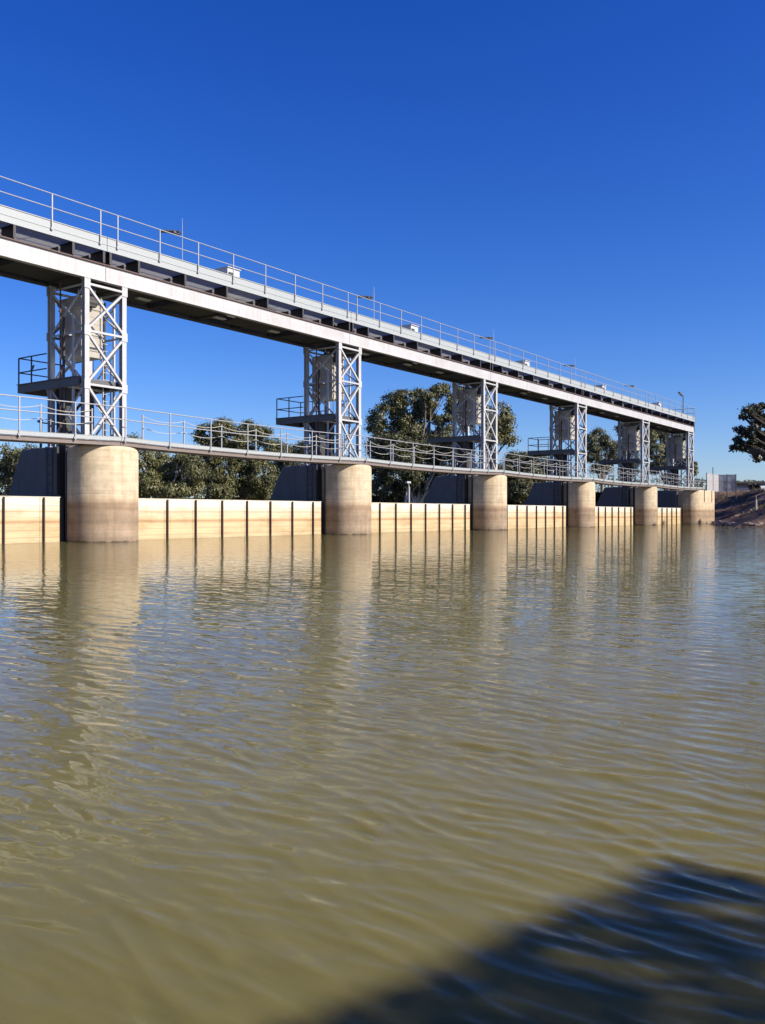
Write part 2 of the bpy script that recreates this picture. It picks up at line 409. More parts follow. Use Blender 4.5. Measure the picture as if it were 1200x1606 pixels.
def lake_mesh():
    """the lake as one sheet of real ripples: rings round the photographer's standing point, finer close by"""
    rs = np.concatenate([[0.05, 0.3, 0.5], np.geomspace(0.9, 125, 1080), [140, 170, 220, 300, 420]])
    fa = math.atan2(FW.y, FW.x)
    fine = np.linspace(-R_(29), R_(29), 310); coarse = np.linspace(R_(29), 2 * math.pi - R_(29), 52)[1:-1]
    an = np.concatenate([fine, coarse]) + fa
    RR, AA = np.meshgrid(rs, an, indexing='ij')
    X = CAM.x + RR * np.cos(AA); Y = CAM.y + RR * np.sin(AA)
    dr = np.maximum(RR * math.log(125 / 0.9) / 1080, 0.004)
    rg = np.random.RandomState(4); Z = np.zeros_like(X)
    # patches where the breeze ruffles the water more or less
    ruf = np.zeros_like(X)
    for q in range(7):
        a = rg.uniform(0, math.pi); k = 2 * math.pi / rg.uniform(5, 16); ruf += np.sin(k * (X * math.cos(a) + Y * math.sin(a)) + rg.uniform(0, 6.28))
    ruf = np.clip(1.0 + 0.17 * ruf, 0.55, 1.5)
    for lam0, slope in RIPPLES:
        n = 18; G = np.zeros_like(X)
        for q in range(n):
            lam = lam0 * math.exp(rg.uniform(-0.38, 0.38)); a = rg.normal(0.0, 0.24 if lam0 < 0.5 else 0.4) + math.pi
            k = 2 * math.pi / lam; ph = k * (X * math.cos(a) + Y * math.sin(a)) + rg.uniform(0, 6.28)
            damp = np.clip((lam / dr - 2.5) / 3.0, 0, 1)
            G += math.sqrt(2.0 / n) * damp * np.sin(ph) * (lam / lam0)
        # ripples have narrow crests and wide flat troughs
        if lam0 < 0.5: G = (np.exp(SKEW * G) - math.exp(SKEW ** 2 / 2)) / math.sqrt((math.exp(SKEW ** 2) - 1) * math.exp(SKEW ** 2))
        Z += slope * lam0 / (2 * math.pi) * 0.8 * G * ruf * np.clip((lam0 / dr - 2.5) / 3.0, 0, 1)
    # trains of small sharp-crested wavelets driven along the weir by the breeze
    for lam, a, slope in TRAINS:
        ca, sa = math.cos(a), math.sin(a); along = X * ca + Y * sa; across = -X * sa + Y * ca
        warp = np.zeros_like(X); mod = np.zeros_like(X)
        for q in range(6):
            b1 = rg.uniform(0, 6.28); k1 = 2 * math.pi / (lam * rg.uniform(5, 14)); warp += 0.75 * np.sin(k1 * (along * math.cos(b1) + across * math.sin(b1)) + rg.uniform(0, 6.28))
            b2 = rg.uniform(0, 6.28); k2 = 2 * math.pi / (lam * rg.uniform(3, 8)); mod += 0.45 * np.sin(k2 * (along * math.cos(b2) + 0.8 * across * math.sin(b2)) + rg.uniform(0, 6.28))
        mod = np.clip(0.35 + 0.8 * mod, 0.0, 1.5)
        ph = 2 * math.pi / lam * along + warp
        c = 1.0 - np.sqrt(np.sin(ph / 2) ** 2 + 0.006)
        Z += slope * lam / math.pi * (c - 0.36) * mod * np.clip((lam / dr - 2.5) / 3.0, 0, 1) * ruf
    Y = np.where(Y > 0.52, np.minimum(Y, 0.52), Y)
    Z[-6:, :] = 0; Z[:3, :] = 0
    nr, na = X.shape
    me = bpy.data.meshes.new('water')
    co = np.stack([X, Y, Z], -1).reshape(-1, 3)
    i, j = np.meshgrid(np.arange(nr - 1), np.arange(na), indexing='ij'); j2 = (j + 1) % na
    f = np.stack([i * na + j, (i + 1) * na + j, (i + 1) * na + j2, i * na + j2], -1).reshape(-1, 4)
    keep = ~(co[f][:, :, 1] >= 0.519).all(1)
    f = f[keep]
    me.vertices.add(len(co)); me.vertices.foreach_set('co', co.ravel().astype(np.float32))
    me.loops.add(f.size); me.loops.foreach_set('vertex_index', f.ravel().astype(np.int32))
    me.polygons.add(len(f)); me.polygons.foreach_set('loop_start', np.arange(0, f.size, 4, dtype=np.int32))
    me.polygons.foreach_set('use_smooth', np.ones(len(f), bool))
    me.update(calc_edges=True); me.validate()
    me.materials.append(M['water'])
    o = bpy.data.objects.new('water', me); scene.collection.objects.link(o)
    return o


SKEW = 0.45
RIPPLES = ((0.05, 0.014), (0.10, 0.026), (0.20, 0.024), (0.42, 0.010), (1.3, 0.003))
TRAINS = ((0.19, 3.22, 0.045), (0.15, 2.90, 0.060), (0.125, 3.42, 0.070), (0.105, 3.10, 0.090), (0.09, 2.80, 0.075), (0.08, 3.38, 0.075), (0.066, 3.18, 0.070), (0.055, 2.95, 0.055))
water = lake_mesh(); tag(water, kind='structure')
water['label'] = 'muddy olive lake water with small ripples'
river = sheet('river', [(-400, 0.8), (400, 0.8), (400, 30), (-400, 30)], -0.6, M['water'])
river['label'] = 'muddy river water below the weir'

# land beyond the river on the downstream side
b = MB(); nx, ny = 60, 24; rnd = random.Random(3)
xs = [-500 + 1400 * i / nx for i in range(nx + 1)]; ys = [16 + 3 * j + (j ** 2.6) * 0.30 for j in range(ny + 1)]
vs = []
for y in ys:
    for x in xs:
        h = -0.9 + 2.0 * min(1, max(0, (y - 18) / 10)) + 0.35 * mnoise.noise(Vector((x * 0.05, y * 0.05, 0)))
        vs.append((x, y, h))
fs = [(j * (nx + 1) + i, j * (nx + 1) + i + 1, (j + 1) * (nx + 1) + i + 1, (j + 1) * (nx + 1) + i) for j in range(ny) for i in range(nx)]
b.add(vs, fs); o = b.build('far_bank', M['land'], smooth=True); tag(o, 'dry grassy land beyond the weir', kind='structure')

# earth bank on the right: height follows the distance from the shoreline
SHORE = [(84.0, 6.0), (81.0, -1.0), (63.0, -6.0), (55.5, -10.0), (52.0, -12.9), (46, -15.2), (38, -18.0), (33, -21), (26, -29), (22, -38), (10, -60), (0, -120)]


def shore_d(x, y):
    best = 1e9; sgn = 1
    for (ax, ay), (bx, by) in zip(SHORE[:-1], SHORE[1:]):
        dx, dy = bx - ax, by - ay; t = max(0, min(1, ((x - ax) * dx + (y - ay) * dy) / (dx * dx + dy * dy)))
        ex, ey = x - ax - t * dx, y - ay - t * dy; d = math.hypot(ex, ey)
        if d < best:
            best = d; sgn = 1 if (dx * ey - dy * ex) > 0 else -1
    return best * sgn


def bank_h(x, y):
    d = shore_d(x, y)
    d += 0.5 * mnoise.noise(Vector((x * 0.22, y * 0.22, 0.3)))
    if d < 0: h = max(-1.1, d * 0.5)
    else:
        t = min(1.0, d / 10.5); h = 3.85 * (0.55 * t + 0.45 * t * t * (3 - 2 * t))
    if d > -1: h += 0.22 * mnoise.noise(Vector((x * 0.55, y * 0.55, 2.0))) + 0.10 * mnoise.noise(Vector((x * 1.7, y * 1.7, 5.0)))
    return h


b = MB(); x0, x1, y0, y1 = 14, 130, -46, 12; nx, ny = 150, 100
vs = []
for j in range(ny + 1):
    for i in range(nx + 1):
        x = x0 + (x1 - x0) * i / nx; y = y0 + (y1 - y0) * j / ny
        h = bank_h(x, y)
        if y > -0.9 and x < 81.2: h = min(h, -0.9)
        vs.append((x, y, h))
fs = [(j * (nx + 1) + i, j * (nx + 1) + i + 1, (j + 1) * (nx + 1) + i + 1, (j + 1) * (nx + 1) + i) for j in range(ny) for i in range(nx)]
b.add(vs, fs); o = b.build('earth_bank', M['earth'], smooth=True); tag(o, 'bare reddish earth bank rising to the right of the weir', kind='structure')
o = sheet('plateau', [(128, -200), (900, -200), (900, 200), (84, 200), (84, 9.5), (128, 9.5)], 3.8, M['land']); o['label'] = 'flat land behind the earth bank'

# ------------------------------------------------------------------ piers
def offset_ring(pts, d, z):
    n = len(pts); out = []
    for i in range(n):
        p0 = Vector(pts[i - 1]); p = Vector(pts[i]); p1 = Vector(pts[(i + 1) % n])
        e0 = (p - p0).normalized(); e1 = (p1 - p).normalized()
        n0 = Vector((-e0.y, e0.x)); n1 = Vector((-e1.y, e1.x)); nn = (n0 + n1)
        if nn.length < 1e-6: nn = n0
        nn.normalize(); k = d / max(0.5, nn.dot(n0))
        out.append((p.x + nn.x * k, p.y + nn.y * k, z))
    return out


def pier_front(bm, ztop=3.62, right=None):
    r = 1.3; pts = []
    last = 360 if right is None else 270
    for k in range(49):
        a = R_(180 + (last - 180) * k / 48); pts.append((r * math.cos(a), -0.3 + 1.0 * math.sin(a)))
    if right is not None:
        pts += [(right, -1.3), (right, 0.95), (-0.9, 0.95), (-0.9, 0.3), (-1.3, 0.3)]
    else:
        pts += [(1.3, 0.3), (0.9, 0.3), (0.9, 0.95), (-0.9, 0.95), (-0.9, 0.3), (-1.3, 0.3)]
    rings = [offset_ring(pts, d, z) for d, z in ((0, -1.2), (0, ztop - 0.17), (0.015, ztop - 0.10), (0.05, ztop - 0.045), (0.10, ztop - 0.012), (0.17, ztop))]
    bm.prism(rings)


def pier_rear(bm, x0=-1.3, x1=1.3, ztop=3.62):
    # battered rear block of the pier, same concrete in a shade-darkened colour
    def ring(z, ins):
        yb = 3.25 + (ztop - z) * 0.53
        return [(x0 + ins, 0.955 + ins, z), (x1 - ins, 0.955 + ins, z), (x1 - ins, yb - ins, z), (x0 + ins, yb - ins, z)]
    bm.prism([ring(-1.2, 0), ring(ztop - 0.14, 0), ring(ztop - 0.06, 0.02), ring(ztop - 0.015, 0.07), ring(ztop, 0.15)])


def fix_smooth(o, ang=35):
    for p in o.data.polygons: p.use_smooth = True
    try: o.data.set_sharp_from_angle(angle=R_(ang))
    except Exception: pass


PIER_LABEL = ['concrete pier with a rounded nose, the largest, holding up the leftmost steel tower',
              'rounded concrete pier under the second steel tower from the left',
              'rounded concrete pier under the third tower, just right of the tall gum trees',
              'rounded concrete pier under the fourth tower from the left',
              'smallest rounded concrete pier, next to the abutment on the far bank']
p0 = thing('weir_pier', (0, 0, 0), PIER_LABEL[0], 'pier', 'concrete piers of the weir')
bm = MB(); pier_front(bm)
o = bm.build('nose', M['pier'], p0); fix_smooth(o)
bm = MB(); pier_rear(bm); bm.build('rear_block', M['shade_conc'], p0)
for sx in (-1, 1):
    bm = MB()   # steel guides lining the gate slot
    for y in (0.33, 0.90):
        xa, xb = sorted((sx * 1.34, sx * 0.91)); bm.box(xa, xb, y - 0.025, y + 0.025, -1.0, 3.7)
    xa, xb = sorted((sx * 0.99, sx * 0.905)); bm.box(xa, xb, 0.52, 0.60, -1.0, 4.2)
    bm.build('gate_guide', M['dark'], p0)
bm = MB()       # ladder rungs on the slot side
for k in range(9): bm.tube([(-1.36, 1.15, 0.4 + k * 0.36), (-1.36, 1.5, 0.4 + k * 0.36)], 0.014, 6)
bm.bar((-1.36, 1.15, 0.2), (-1.36, 1.15, 3.6), 0.03, 0.04); bm.bar((-1.36, 1.5, 0.2), (-1.36, 1.5, 3.6), 0.03, 0.04)
bm.build('ladder', M['dark'], p0)
bm = MB()       # curved guard rail at the downstream end of the pier top
arc = [(0.95 * math.cos(R_(a)), 2.55 + 0.75 * math.sin(R_(a)), 4.72) for a in range(-20, 201, 15)]
bm.tube(arc, 0.03, 6)
for a in (0, 60, 120, 180): bm.tube([(0.95 * math.cos(R_(a)), 2.55 + 0.75 * math.sin(R_(a)), 3.6), (0.95 * math.cos(R_(a)), 2.55 + 0.75 * math.sin(R_(a)), 4.72)], 0.028, 6)
bm.build('guard_rail', M['dark'], p0)
for n in range(1, 5): copy_tree(p0, (S * n, 0, 0), PIER_LABEL[n])

XA = 75.7
ab = thing('abutment', (XA, 0, 0), 'pale concrete abutment wall where the weir meets the earth bank', 'abutment')
bm = MB(); pier_front(bm, right=5.1)
o = bm.build('wall', M['pier'], ab); fix_smooth(o)
bm = MB(); pier_rear(bm, -1.3, 5.1); bm.build('rear_block', M['shade_conc'], ab)
for x in (1.0, 3.9):
    bm = MB(); bm.box(x - 0.04, x + 0.04, -1.36, -1.302, 2.35, 3.6); bm.build('drain_pipe', M['rust'], ab)

# ------------------------------------------------------------------ lift gates between the piers
GATE_LABEL = ['cream steel gate at the left edge of the photo, left of the largest pier',
              'cream steel gate between the largest pier and the second pier',
              'cream steel gate between the second and third piers, under the tall gum trees',
              'cream steel gate between the third and fourth piers',
              'cream steel gate between the fourth and fifth piers',
              'short looking cream steel gate beside the concrete abutment']
g0 = thing('sluice_gate', (-S, 0, 0), GATE_LABEL[0], 'gate', 'cream lift gates between the piers')
bm = MB()
bm.box(1.55, 13.69, 0.40, 0.62, -0.9, 1.66)
bm.build('skin_plate', M['gate'], g0)
bm = MB(); bm.box(1.52, 13.72, 0.385, 0.66, 1.663, 1.69); bm.build('top_cap', M['gate'], g0)
for k in range(8):
    x = 1.98 + 1.575 * k
    bm = MB(); bm.box(x - 0.010, x + 0.010, 0.300, 0.397, -0.9, 1.655); bm.box(x - 0.017, x + 0.017, 0.288, 0.300, -0.9, 1.655)
    for q in range(22): bm.box(x - 0.145, x - 0.12, 0.385, 0.398, 0.03 + q * 0.075, 0.055 + q * 0.075)
    bm.build('rib', M['rib'], g0)
for x in (1.30, 13.94):
    bm = MB(); bm.box(min(x, x + (0.22 if x < 5 else -0.22)), max(x, x + (0.22 if x < 5 else -0.22)), 0.5, 0.6, -0.9, 1.75); bm.build('side_seal', M['dark'], g0)
for n in range(1, 6): copy_tree(g0, (S * (n - 1), 0, 0), GATE_LABEL[n])

# ------------------------------------------------------------------ steel towers
TOWER_LABEL = ['white steel lattice tower nearest the camera, standing on the largest pier',
               'white steel lattice tower on the second pier from the left',
               'white steel lattice tower in front of the tall gum trees',
               'white steel lattice tower on the fourth pier, open sky on both sides',
               'white steel lattice tower on the fifth pier, before dark green trees',
               'last white steel lattice tower, at the far end on the abutment']
ZB, Z1, Z2, ZT = 3.64, 5.93, 7.94, 9.70
t0 = thing('lift_tower', (0, 0, ZB), TOWER_LABEL[0], 'tower', 'steel towers carrying the gantry')
XL, YN, YF = 0.85, -0.20, 1.97


def tz(z): return z - ZB


for sx in (-1, 1):
    for y in (YN, YF):
        bm = MB(); x = sx * XL
        bm.box(x - 0.10, x + 0.10, y - 0.10, y - 0.082, 0, tz(9.87)); bm.box(x - 0.10, x + 0.10, y + 0.082, y + 0.10, 0, tz(9.87))
        bm.box(x - 0.009, x + 0.009, y - 0.082, y + 0.082, 0, tz(9.87))
        bm.box(x - 0.17, x + 0.17, y - 0.17, y + 0.17, -0.01, 0.03); bm.box(x - 0.13, x + 0.13, y - 0.13, y + 0.13, tz(9.872), tz(9.90))
        bm.build('leg', M['white'], t0)


def ang(p, q, nrm):
    """an angle section: one leaf in the face of the tower, the other pointing inward"""
    bm = MB(); p = Vector(p); q = Vector(q); nrm = Vector(nrm)
    bm.bar(p, q, 0.014, 0.095, None) if False else None
    d = (q - p).normalized(); up = nrm.cross(d).normalized()
    w = 0.082; t = 0.014
    for (a0, a1, b0, b1) in ((-w / 2, w / 2, 0, t), (-w / 2, -w / 2 + t, -0.085, 0)):
        vs = []
        for c in (p, q):
            for i, j in ((a0, b0), (a1, b0), (a1, b1), (a0, b1)): vs.append(c + up * i + nrm * j)
        bm.add(vs, [(0, 1, 2, 3), (7, 6, 5, 4), (0, 4, 5, 1), (1, 5, 6, 2), (2, 6, 7, 3), (3, 7, 4, 0)])
    return bm


levels = [tz(ZB + 0.12), tz(Z1), tz(Z2), tz(ZT)]
faces = [((-XL, YN), (XL, YN), (0, -1, 0)), ((-XL, YF), (XL, YF), (0, 1, 0)), ((-XL, YN), (-XL, YF), (-1, 0, 0)), ((XL, YN), (XL, YF), (1, 0, 0))]
for (a, c, nrm) in faces:
    nv = Vector(nrm); du = Vector((c[0] - a[0], c[1] - a[1], 0)).normalized() * 0.07
    A = Vector((a[0], a[1], 0)) + nv * 0.104 + du; Bp = Vector((c[0], c[1], 0)) + nv * 0.104 - du
    if nrm[0]: A = Vector((a[0], a[1], 0)) + nv * 0.03 + du * 1.5; Bp = Vector((c[0], c[1], 0)) + nv * 0.03 - du * 1.5
    for z in levels[1:]:
        ang(A + UP * z, Bp + UP * z, nv).build('cross_member', M['white'], t0)
    for za, zb in zip(levels[:-1], levels[1:]):
        o1 = nv * 0.006
        ang(A + UP * (zb - 0.12) + o1, Bp + UP * (za + 0.12) + o1, nv).build('diagonal_brace', M['white'], t0)
        ang(Bp + UP * (zb - 0.12) - nv * 0.012, A + UP * (za + 0.12) - nv * 0.012, nv).build('diagonal_brace', M['white'], t0)
for x in (-XL, XL):
    for y in (YN - 0.125, YF + 0.112):
        for z in levels[1:]:
            bm = MB(); bm.box(x - 0.13, x + 0.13, y, y + 0.010, z - 0.17, z + 0.17); bm.build('gusset_plate', M['white'], t0)

# counterweight of stacked slabs
cw = MB(); z0c, z1c = tz(7.10), tz(9.42); nl = 9
for k in range(nl):
    za = z0c + (z1c - z0c) * k / nl; zb = z0c + (z1c - z0c) * (k + 1) / nl
    ins = 0.0 if k not in (0,) else 0.06
    cw.box(-0.60 + ins, 0.38 - ins, 0.42, 1.80 - ins, za + 0.005, zb - 0.005)
cw.box(-0.585, 0.365, 0.435, 1.785, z0c, z1c - 0.01)
cwo = cw.build('counterweight', M['block'], t0)
bm = MB()
for z in (7.35, 7.95, 8.95, 9.28): bm.box(-0.63, 0.41, 0.39, 0.415, tz(z), tz(z) + 0.05); bm.box(-0.632, -0.605, 0.39, 1.83, tz(z), tz(z) + 0.05)
for x in (-0.5, 0.28): bm.box(x - 0.03, x + 0.03, 0.375, 0.389, z0c - 0.1, z1c + 0.1)
bm.build('strap', M['block'], cwo)
bm = MB(); bm.box(-0.35, 0.13, 0.75, 1.45, z1c + 0.003, z1c + 0.12)
for y in (0.9, 1.3): bm.tube([(-0.11, y, z1c + 0.1), (-0.11, y, tz(10.4))], 0.018, 6)
bm.build('hanger', M['dark'], cwo)
for sx in (-1, 1):     # gate guide columns running up through the tower
    for y in (0.45, 1.05):
        bm = MB(); bm.box(sx * 0.93 - 0.035, sx * 0.93 + 0.035, y - 0.04, y + 0.04, 0, tz(9.5 if sx > 0 else 8.6)); bm.build('guide_column', M['white'] if y < 0.6 else M['dark'], t0)
bm = MB(); bm.tube([(-0.99, 1.17, 0.0), (-0.99, 1.17, tz(10.2))], 0.032, 8); bm.build('lifting_cable', M['rust'], t0)
bm = MB(); bm.tube([(0.62, 1.35, 0.0), (0.62, 1.35, tz(10.2))], 0.016, 6); bm.build('lifting_cable', M['dark'], t0)
bm = MB(); bm.box(-0.50, -0.16, 0.12, 0.40, tz(9.0), tz(9.86)); bm.tube([(-0.56, 0.26, tz(9.15)), (-0.10, 0.26, tz(9.15))], 0.17, 14); bm.build('sheave_block', M['dark'], t0)
bm = MB(); bm.bar((-0.85, 0.9, tz(7.94)), (0.85, 0.9, tz(7.94)), 0.07, 0.09); bm.build('tie_beam', M['white'], t0)
bm = MB(); bm.bar((-0.85, 0.9, tz(5.93)), (0.85, 0.9, tz(5.93)), 0.07, 0.09); bm.build('tie_beam', M['white'], t0)
bm = MB()              # gate-stem housing below the platform
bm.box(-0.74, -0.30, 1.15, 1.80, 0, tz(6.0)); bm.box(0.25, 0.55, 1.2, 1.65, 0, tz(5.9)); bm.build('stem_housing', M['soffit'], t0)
# platform with rail
pf = MB()
for x in (-0.98, 0.98): pf.box(x - 0.03, x + 0.03, 0.02, 4.02, tz(5.90), tz(6.22)); 
for x in (-0.98, 0.98): pf.box(x - (0.09 if x < 0 else 0.03), x + (0.03 if x < 0 else 0.09), 0.02, 4.02, tz(6.222), tz(6.245))
pf.box(-0.95, 0.95, 3.97, 4.02, tz(5.90), tz(6.22))
pf.box(-0.95, 0.95, 0.02, 0.07, tz(5.98), tz(6.2))
pfo = pf.build('platform', M['platform'], t0)
bm = MB(); bm.box(-0.94, 0.94, 0.08, 3.96, tz(6.19), tz(6.215)); bm.build('floor_plate', M['galv'], pfo)
bm = MB()
for x in (-0.98, 0.98):
    for z in (7.30, 6.72): bm.tube([(x, 2.1, tz(z)), (x, 3.98, tz(z))], 0.026, 6)
    for y in (3.98, 3.1): bm.tube([(x, y, tz(6.2)), (x, y, tz(7.30))], 0.03, 6)
for z in (7.30, 6.72): bm.tube([(-0.98, 3.98, tz(z)), (0.98, 3.98, tz(z))], 0.026, 6)
bm.build('handrail', M['dark'], pfo)
bm = MB()              # ladder from the walkway to the platform
for x in (0.30, 0.66): bm.bar((x, 0.30, 0.2), (x, 0.30, tz(7.0)), 0.03, 0.05)
for k in range(14): bm.tube([(0.30, 0.30, 0.4 + k * 0.28), (0.66, 0.30, 0.4 + k * 0.28)], 0.013, 6)
bm.build('ladder', M['white'], t0)
for n in range(1, 6): copy_tree(t0, (S * n if n < 5 else 75.35, 0, ZB), TOWER_LABEL[n])

# ------------------------------------------------------------------ gantry spans
GB, GT, DK, KT = 9.91, 10.59, 11.08, 11.60
def gantry(x0, x1, lab):
    """one span between two girder joints, built in local x from 0 to length"""
    ln = x1 - x0
    g = thing('gantry_span', (x0, 0, GB), lab, 'gantry', 'girder spans along the top of the weir')
    z = lambda v: v - GB
    a, e = 0.012, ln - 0.012
    for (yw, yo, nm) in ((-0.22, -0.32, 'girder'), (2.02, 2.14, 'girder')):
        bm = MB(); y0f, y1f = (min(yw, yo), max(yw, yo))
        bm.box(a, e, -0.27 if yw < 0 else 2.0, -0.23 if yw < 0 else 2.04, z(GB + 0.04), z(GT - 0.05))
        bm.box(a, e, (-0.33 if yw < 0 else 1.88), (-0.08 if yw < 0 else 2.16), z(GB), z(GB + 0.038))
        k = 0.0
        gx = [1.5, 3.9, 6.3, 8.9, 11.4, 13.75]
        for x in gx:
            if x < ln: bm.box(x - 0.01, x + 0.01, -0.225 if yw < 0 else 1.9, -0.09 if yw < 0 else 1.995, z(GB + 0.05), z(GT - 0.06))
        gi = bm.build(nm, M['girder'] if yw < 0 else M['soffit'], g)  # far girder takes the shade-darkened steel instead of white paint
        bm = MB(); bm.box(a, e, (-0.34 if yw < 0 else 1.88), (-0.08 if yw < 0 else 2.16), z(GT - 0.048), z(GT)); bm.build('top_flange', M['flange'], gi)
    for x in [0.15] + [v for v in (1.5, 3.9, 6.3, 8.9, 11.4, 13.75, 15.09) if v < ln - 0.1]:
        bm = MB()
        bm.box(x - 0.012, x + 0.012, -0.36, 0.435, z(GT) + 0.004, z(DK) - 0.004); bm.box(x - 0.012, x + 0.012, 0.585, 2.2, z(GT) + 0.004, z(DK) - 0.004)
        bm.box(x - 0.05, x + 0.05, -0.375, -0.362, z(GT) + 0.03, z(DK) + 0.02)
        bm.box(x - 0.07, x + 0.07, -0.30, 0.43, z(DK) - 0.02, z(DK) - 0.003)
        bm.build('cross_beam', M['dark'] if True else None, g)
    # machinery trays and pipes under the deck
    bm = MB()
    for (xa, xb, ya, yb, zz) in ((0.4, 3.3, 0.1, 1.7, 9.99), (4.3, 7.0, 0.2, 1.75, 10.02), (7.6, 10.9, 0.1, 1.4, 9.97), (11.7, 14.9, 0.15, 1.75, 10.0)):
        if xb < ln: bm.box(xa, xb, ya, yb, z(zz), z(zz) + 0.06)
    for xx in (1.2, 4.0, 6.6, 9.2, 11.8, 14.2):
        if xx < ln: bm.box(xx - 0.06, xx + 0.06, -0.07, 1.87, z(9.96), z(10.14))
    bm.bar((0.2, -0.06, z(10.18)), (ln - 0.2, 1.85, z(10.18)), 0.08, 0.08)
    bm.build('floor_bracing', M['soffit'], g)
    for xx in (2.6, 6.9, 10.5):  # pale plates added to stand for sunlit patches under the deck
        bm = MB(); bm.box(xx - 0.32, xx + 0.32, 0.62, 0.86, z(9.90), z(9.955)); bm.build('sunlit_patch_plate', M['cabinet'], g)
    bm = MB()
    for yy in (0.45, 1.25): bm.tube([(0.1, yy, z(10.72)), (ln - 0.1, yy, z(10.72))], 0.07, 8)
    bm.box(2.2, 3.4, 0.6, 1.1, z(10.5), z(10.85)); bm.box(9.4, 10.4, 0.5, 1.2, z(10.5), z(10.9)) if ln > 11 else None
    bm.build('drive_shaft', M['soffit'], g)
    # deck grating: one plate, its translucent shader stands in for sunlit bars
    bm = MB(); bm.box(a, e, -0.33, 2.3, z(DK) + 0.03, z(DK) + 0.05); bm.build('deck_plate', M['grating'], g)
    bm = MB()
    bm.box(a, e, -0.36, -0.335, z(DK) + 0.002, z(KT)); bm.box(a, e, -0.385, -0.362, z(DK), z(DK) + 0.05)
    bm.box(a, e, -0.375, -0.362, z(DK) + 0.24, z(DK) + 0.27); bm.box(a, e, -0.385, -0.25, z(KT) + 0.002, z(KT) + 0.03)
    bm.build('kerb', M['kerb'], g)
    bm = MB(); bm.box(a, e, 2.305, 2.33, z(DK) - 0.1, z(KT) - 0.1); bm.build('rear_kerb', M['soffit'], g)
    rl = MB()
    for zz in (12.57, 12.06): rl.tube([(0, -0.41, z(zz)), (ln, -0.41, z(zz))], 0.022, 8)
    rlo = rl.build('handrail', M['rail'], g)
    k = 0
    while 0.45 + 2.065 * k < ln:
        x = 0.45 + 2.065 * k; k += 1
        bm = MB(); bm.bar((x, -0.41, z(11.32)), (x, -0.41, z(12.56)), 0.045, 0.03); bm.box(x - 0.045, x + 0.045, -0.43, -0.387, z(11.27), z(11.37)); bm.build('rail_post', M['rail'], g)
    return g


GLAB = ['girder span running out of the photo at the left edge above the nearest tower',
        'gantry span of white girder between the first and second towers',
        'gantry span of white girder between the second and third towers',
        'gantry span of white girder between the third and fourth towers',
        'gantry span of white girder between the fourth and fifth towers',
        'farthest gantry span, ending above the last tower with an end rail']
gL = gantry(0, S, GLAB[1]); copy_tree(gL, (-S, 0, GB), GLAB[0])
for n in range(1, 4): copy_tree(gL, (S * n, 0, GB), GLAB[n + 1])
gE = gantry(S * 4, 76.5, GLAB[5])
bm = MB(); lnE = 76.5 - S * 4
for zz in (12.57, 12.06): bm.tube([(lnE, -0.41, zz - GB), (lnE, 2.3, zz - GB)], 0.026, 8)
for yy in (-0.41, 0.95, 2.3): bm.tube([(lnE, yy, 11.1 - GB), (lnE, yy, 12.57 - GB)], 0.026, 8)
bm.build('end_rail', M['rail'], gE)
bm = MB(); bm.box(lnE, lnE + 0.02, -0.33, 2.14, 0.0, 11.1 - GB); bm.build('end_plate', M['dark'], gE)

# cabinets on the deck
CL = ['white control cabinet on the gantry deck between the first and second towers',
      'white control cabinet on the gantry deck between the second and third towers',
      'white control cabinet on the gantry deck between the third and fourth towers',
      'white control cabinet on the gantry deck between the fourth and fifth towers',
      'white control cabinet on the last gantry span near the far end']
cb = thing('control_cabinet', (7.66, 1.0, DK + 0.05), CL[0], 'cabinet', 'white cabinets on the gantry deck')
bm = MB(); bm.box(0, 0.78, 0, 0.75, 0.25, 1.33); bm.build('body', M['cabinet'], cb)
bm = MB(); bm.box(-0.04, 0.82, -0.06, 0.79, 1.332, 1.37); bm.build('lid', M['cabinet'], cb)
bm = MB(); bm.box(0.06, 0.36, -0.03, -0.002, 0.85, 1.13); bm.build('louvre', M['dark'], cb)
bm = MB()
for x in (0.05, 0.68):
    for y in (0.05, 0.65): bm.box(x, x + 0.06, y, y + 0.06, 0, 0.249)
bm.build('stand', M['dark'], cb)
for n in range(1, 5): copy_tree(cb, (7.66 + S * n, 1.0, DK + 0.05), CL[n])

# lamps on poles along the rear of the deck
LL = ['flat black lamp on a thin pole above the leftmost handrail, nearest of the row',
      'flat black lamp on a thin pole, just right of the second tower',
      'flat black lamp on a thin pole, just right of the third tower',
      'flat black lamp on a thin pole, just left of the fourth tower top',
      'flat black lamp on a thin pole above the fifth tower']
lp = thing('deck_lamp', (6.05, 2.25, DK + 0.05), LL[0], 'lamp', 'lamps on poles along the gantry')
bm = MB(); bm.tube([(0, 0, 0), (0, 0, 2.8), (0, 0, 3.4)], 0.024, 6, 0.008); bm.build('pole', M['rail'], lp)
bm = MB(); bm.bar((0, 0, 2.72), (-0.42, 0.42, 2.78), 0.03, 0.03); bm.build('arm', M['lamp'], lp)
bm = MB(); bm.box(-0.19, 0.19, -0.12, 0.12, 0, 0.09); bm.box(-0.12, 0.12, -0.08, 0.08, 0.09, 0.15)
hd = bm.build('lamp_head', M['lamp'], lp); hd.location = (-0.22, 0.22, 2.66)
bm = MB(); bm.box(-0.45, 0.45, -0.16, 0.16, 0, 0.05); ph = bm.build('shade', M['lamp'], lp); ph.location = (-0.4, 0.42, 2.74); ph.rotation_euler = (0, 0, R_(135))
for n in range(1, 5): copy_tree(lp, (6.05 + 14.78 * n, 2.25, DK + 0.05), LL[n])
fl = thing('flood_light', (74.2, 0.2, DK + 0.05), 'tilted floodlight on a pole at the far end of the gantry', 'lamp')
bm = MB(); bm.tube([(0, 0, 0), (0, 0, 2.6)], 0.05, 8); bm.build('pole', M['lamp'], fl)
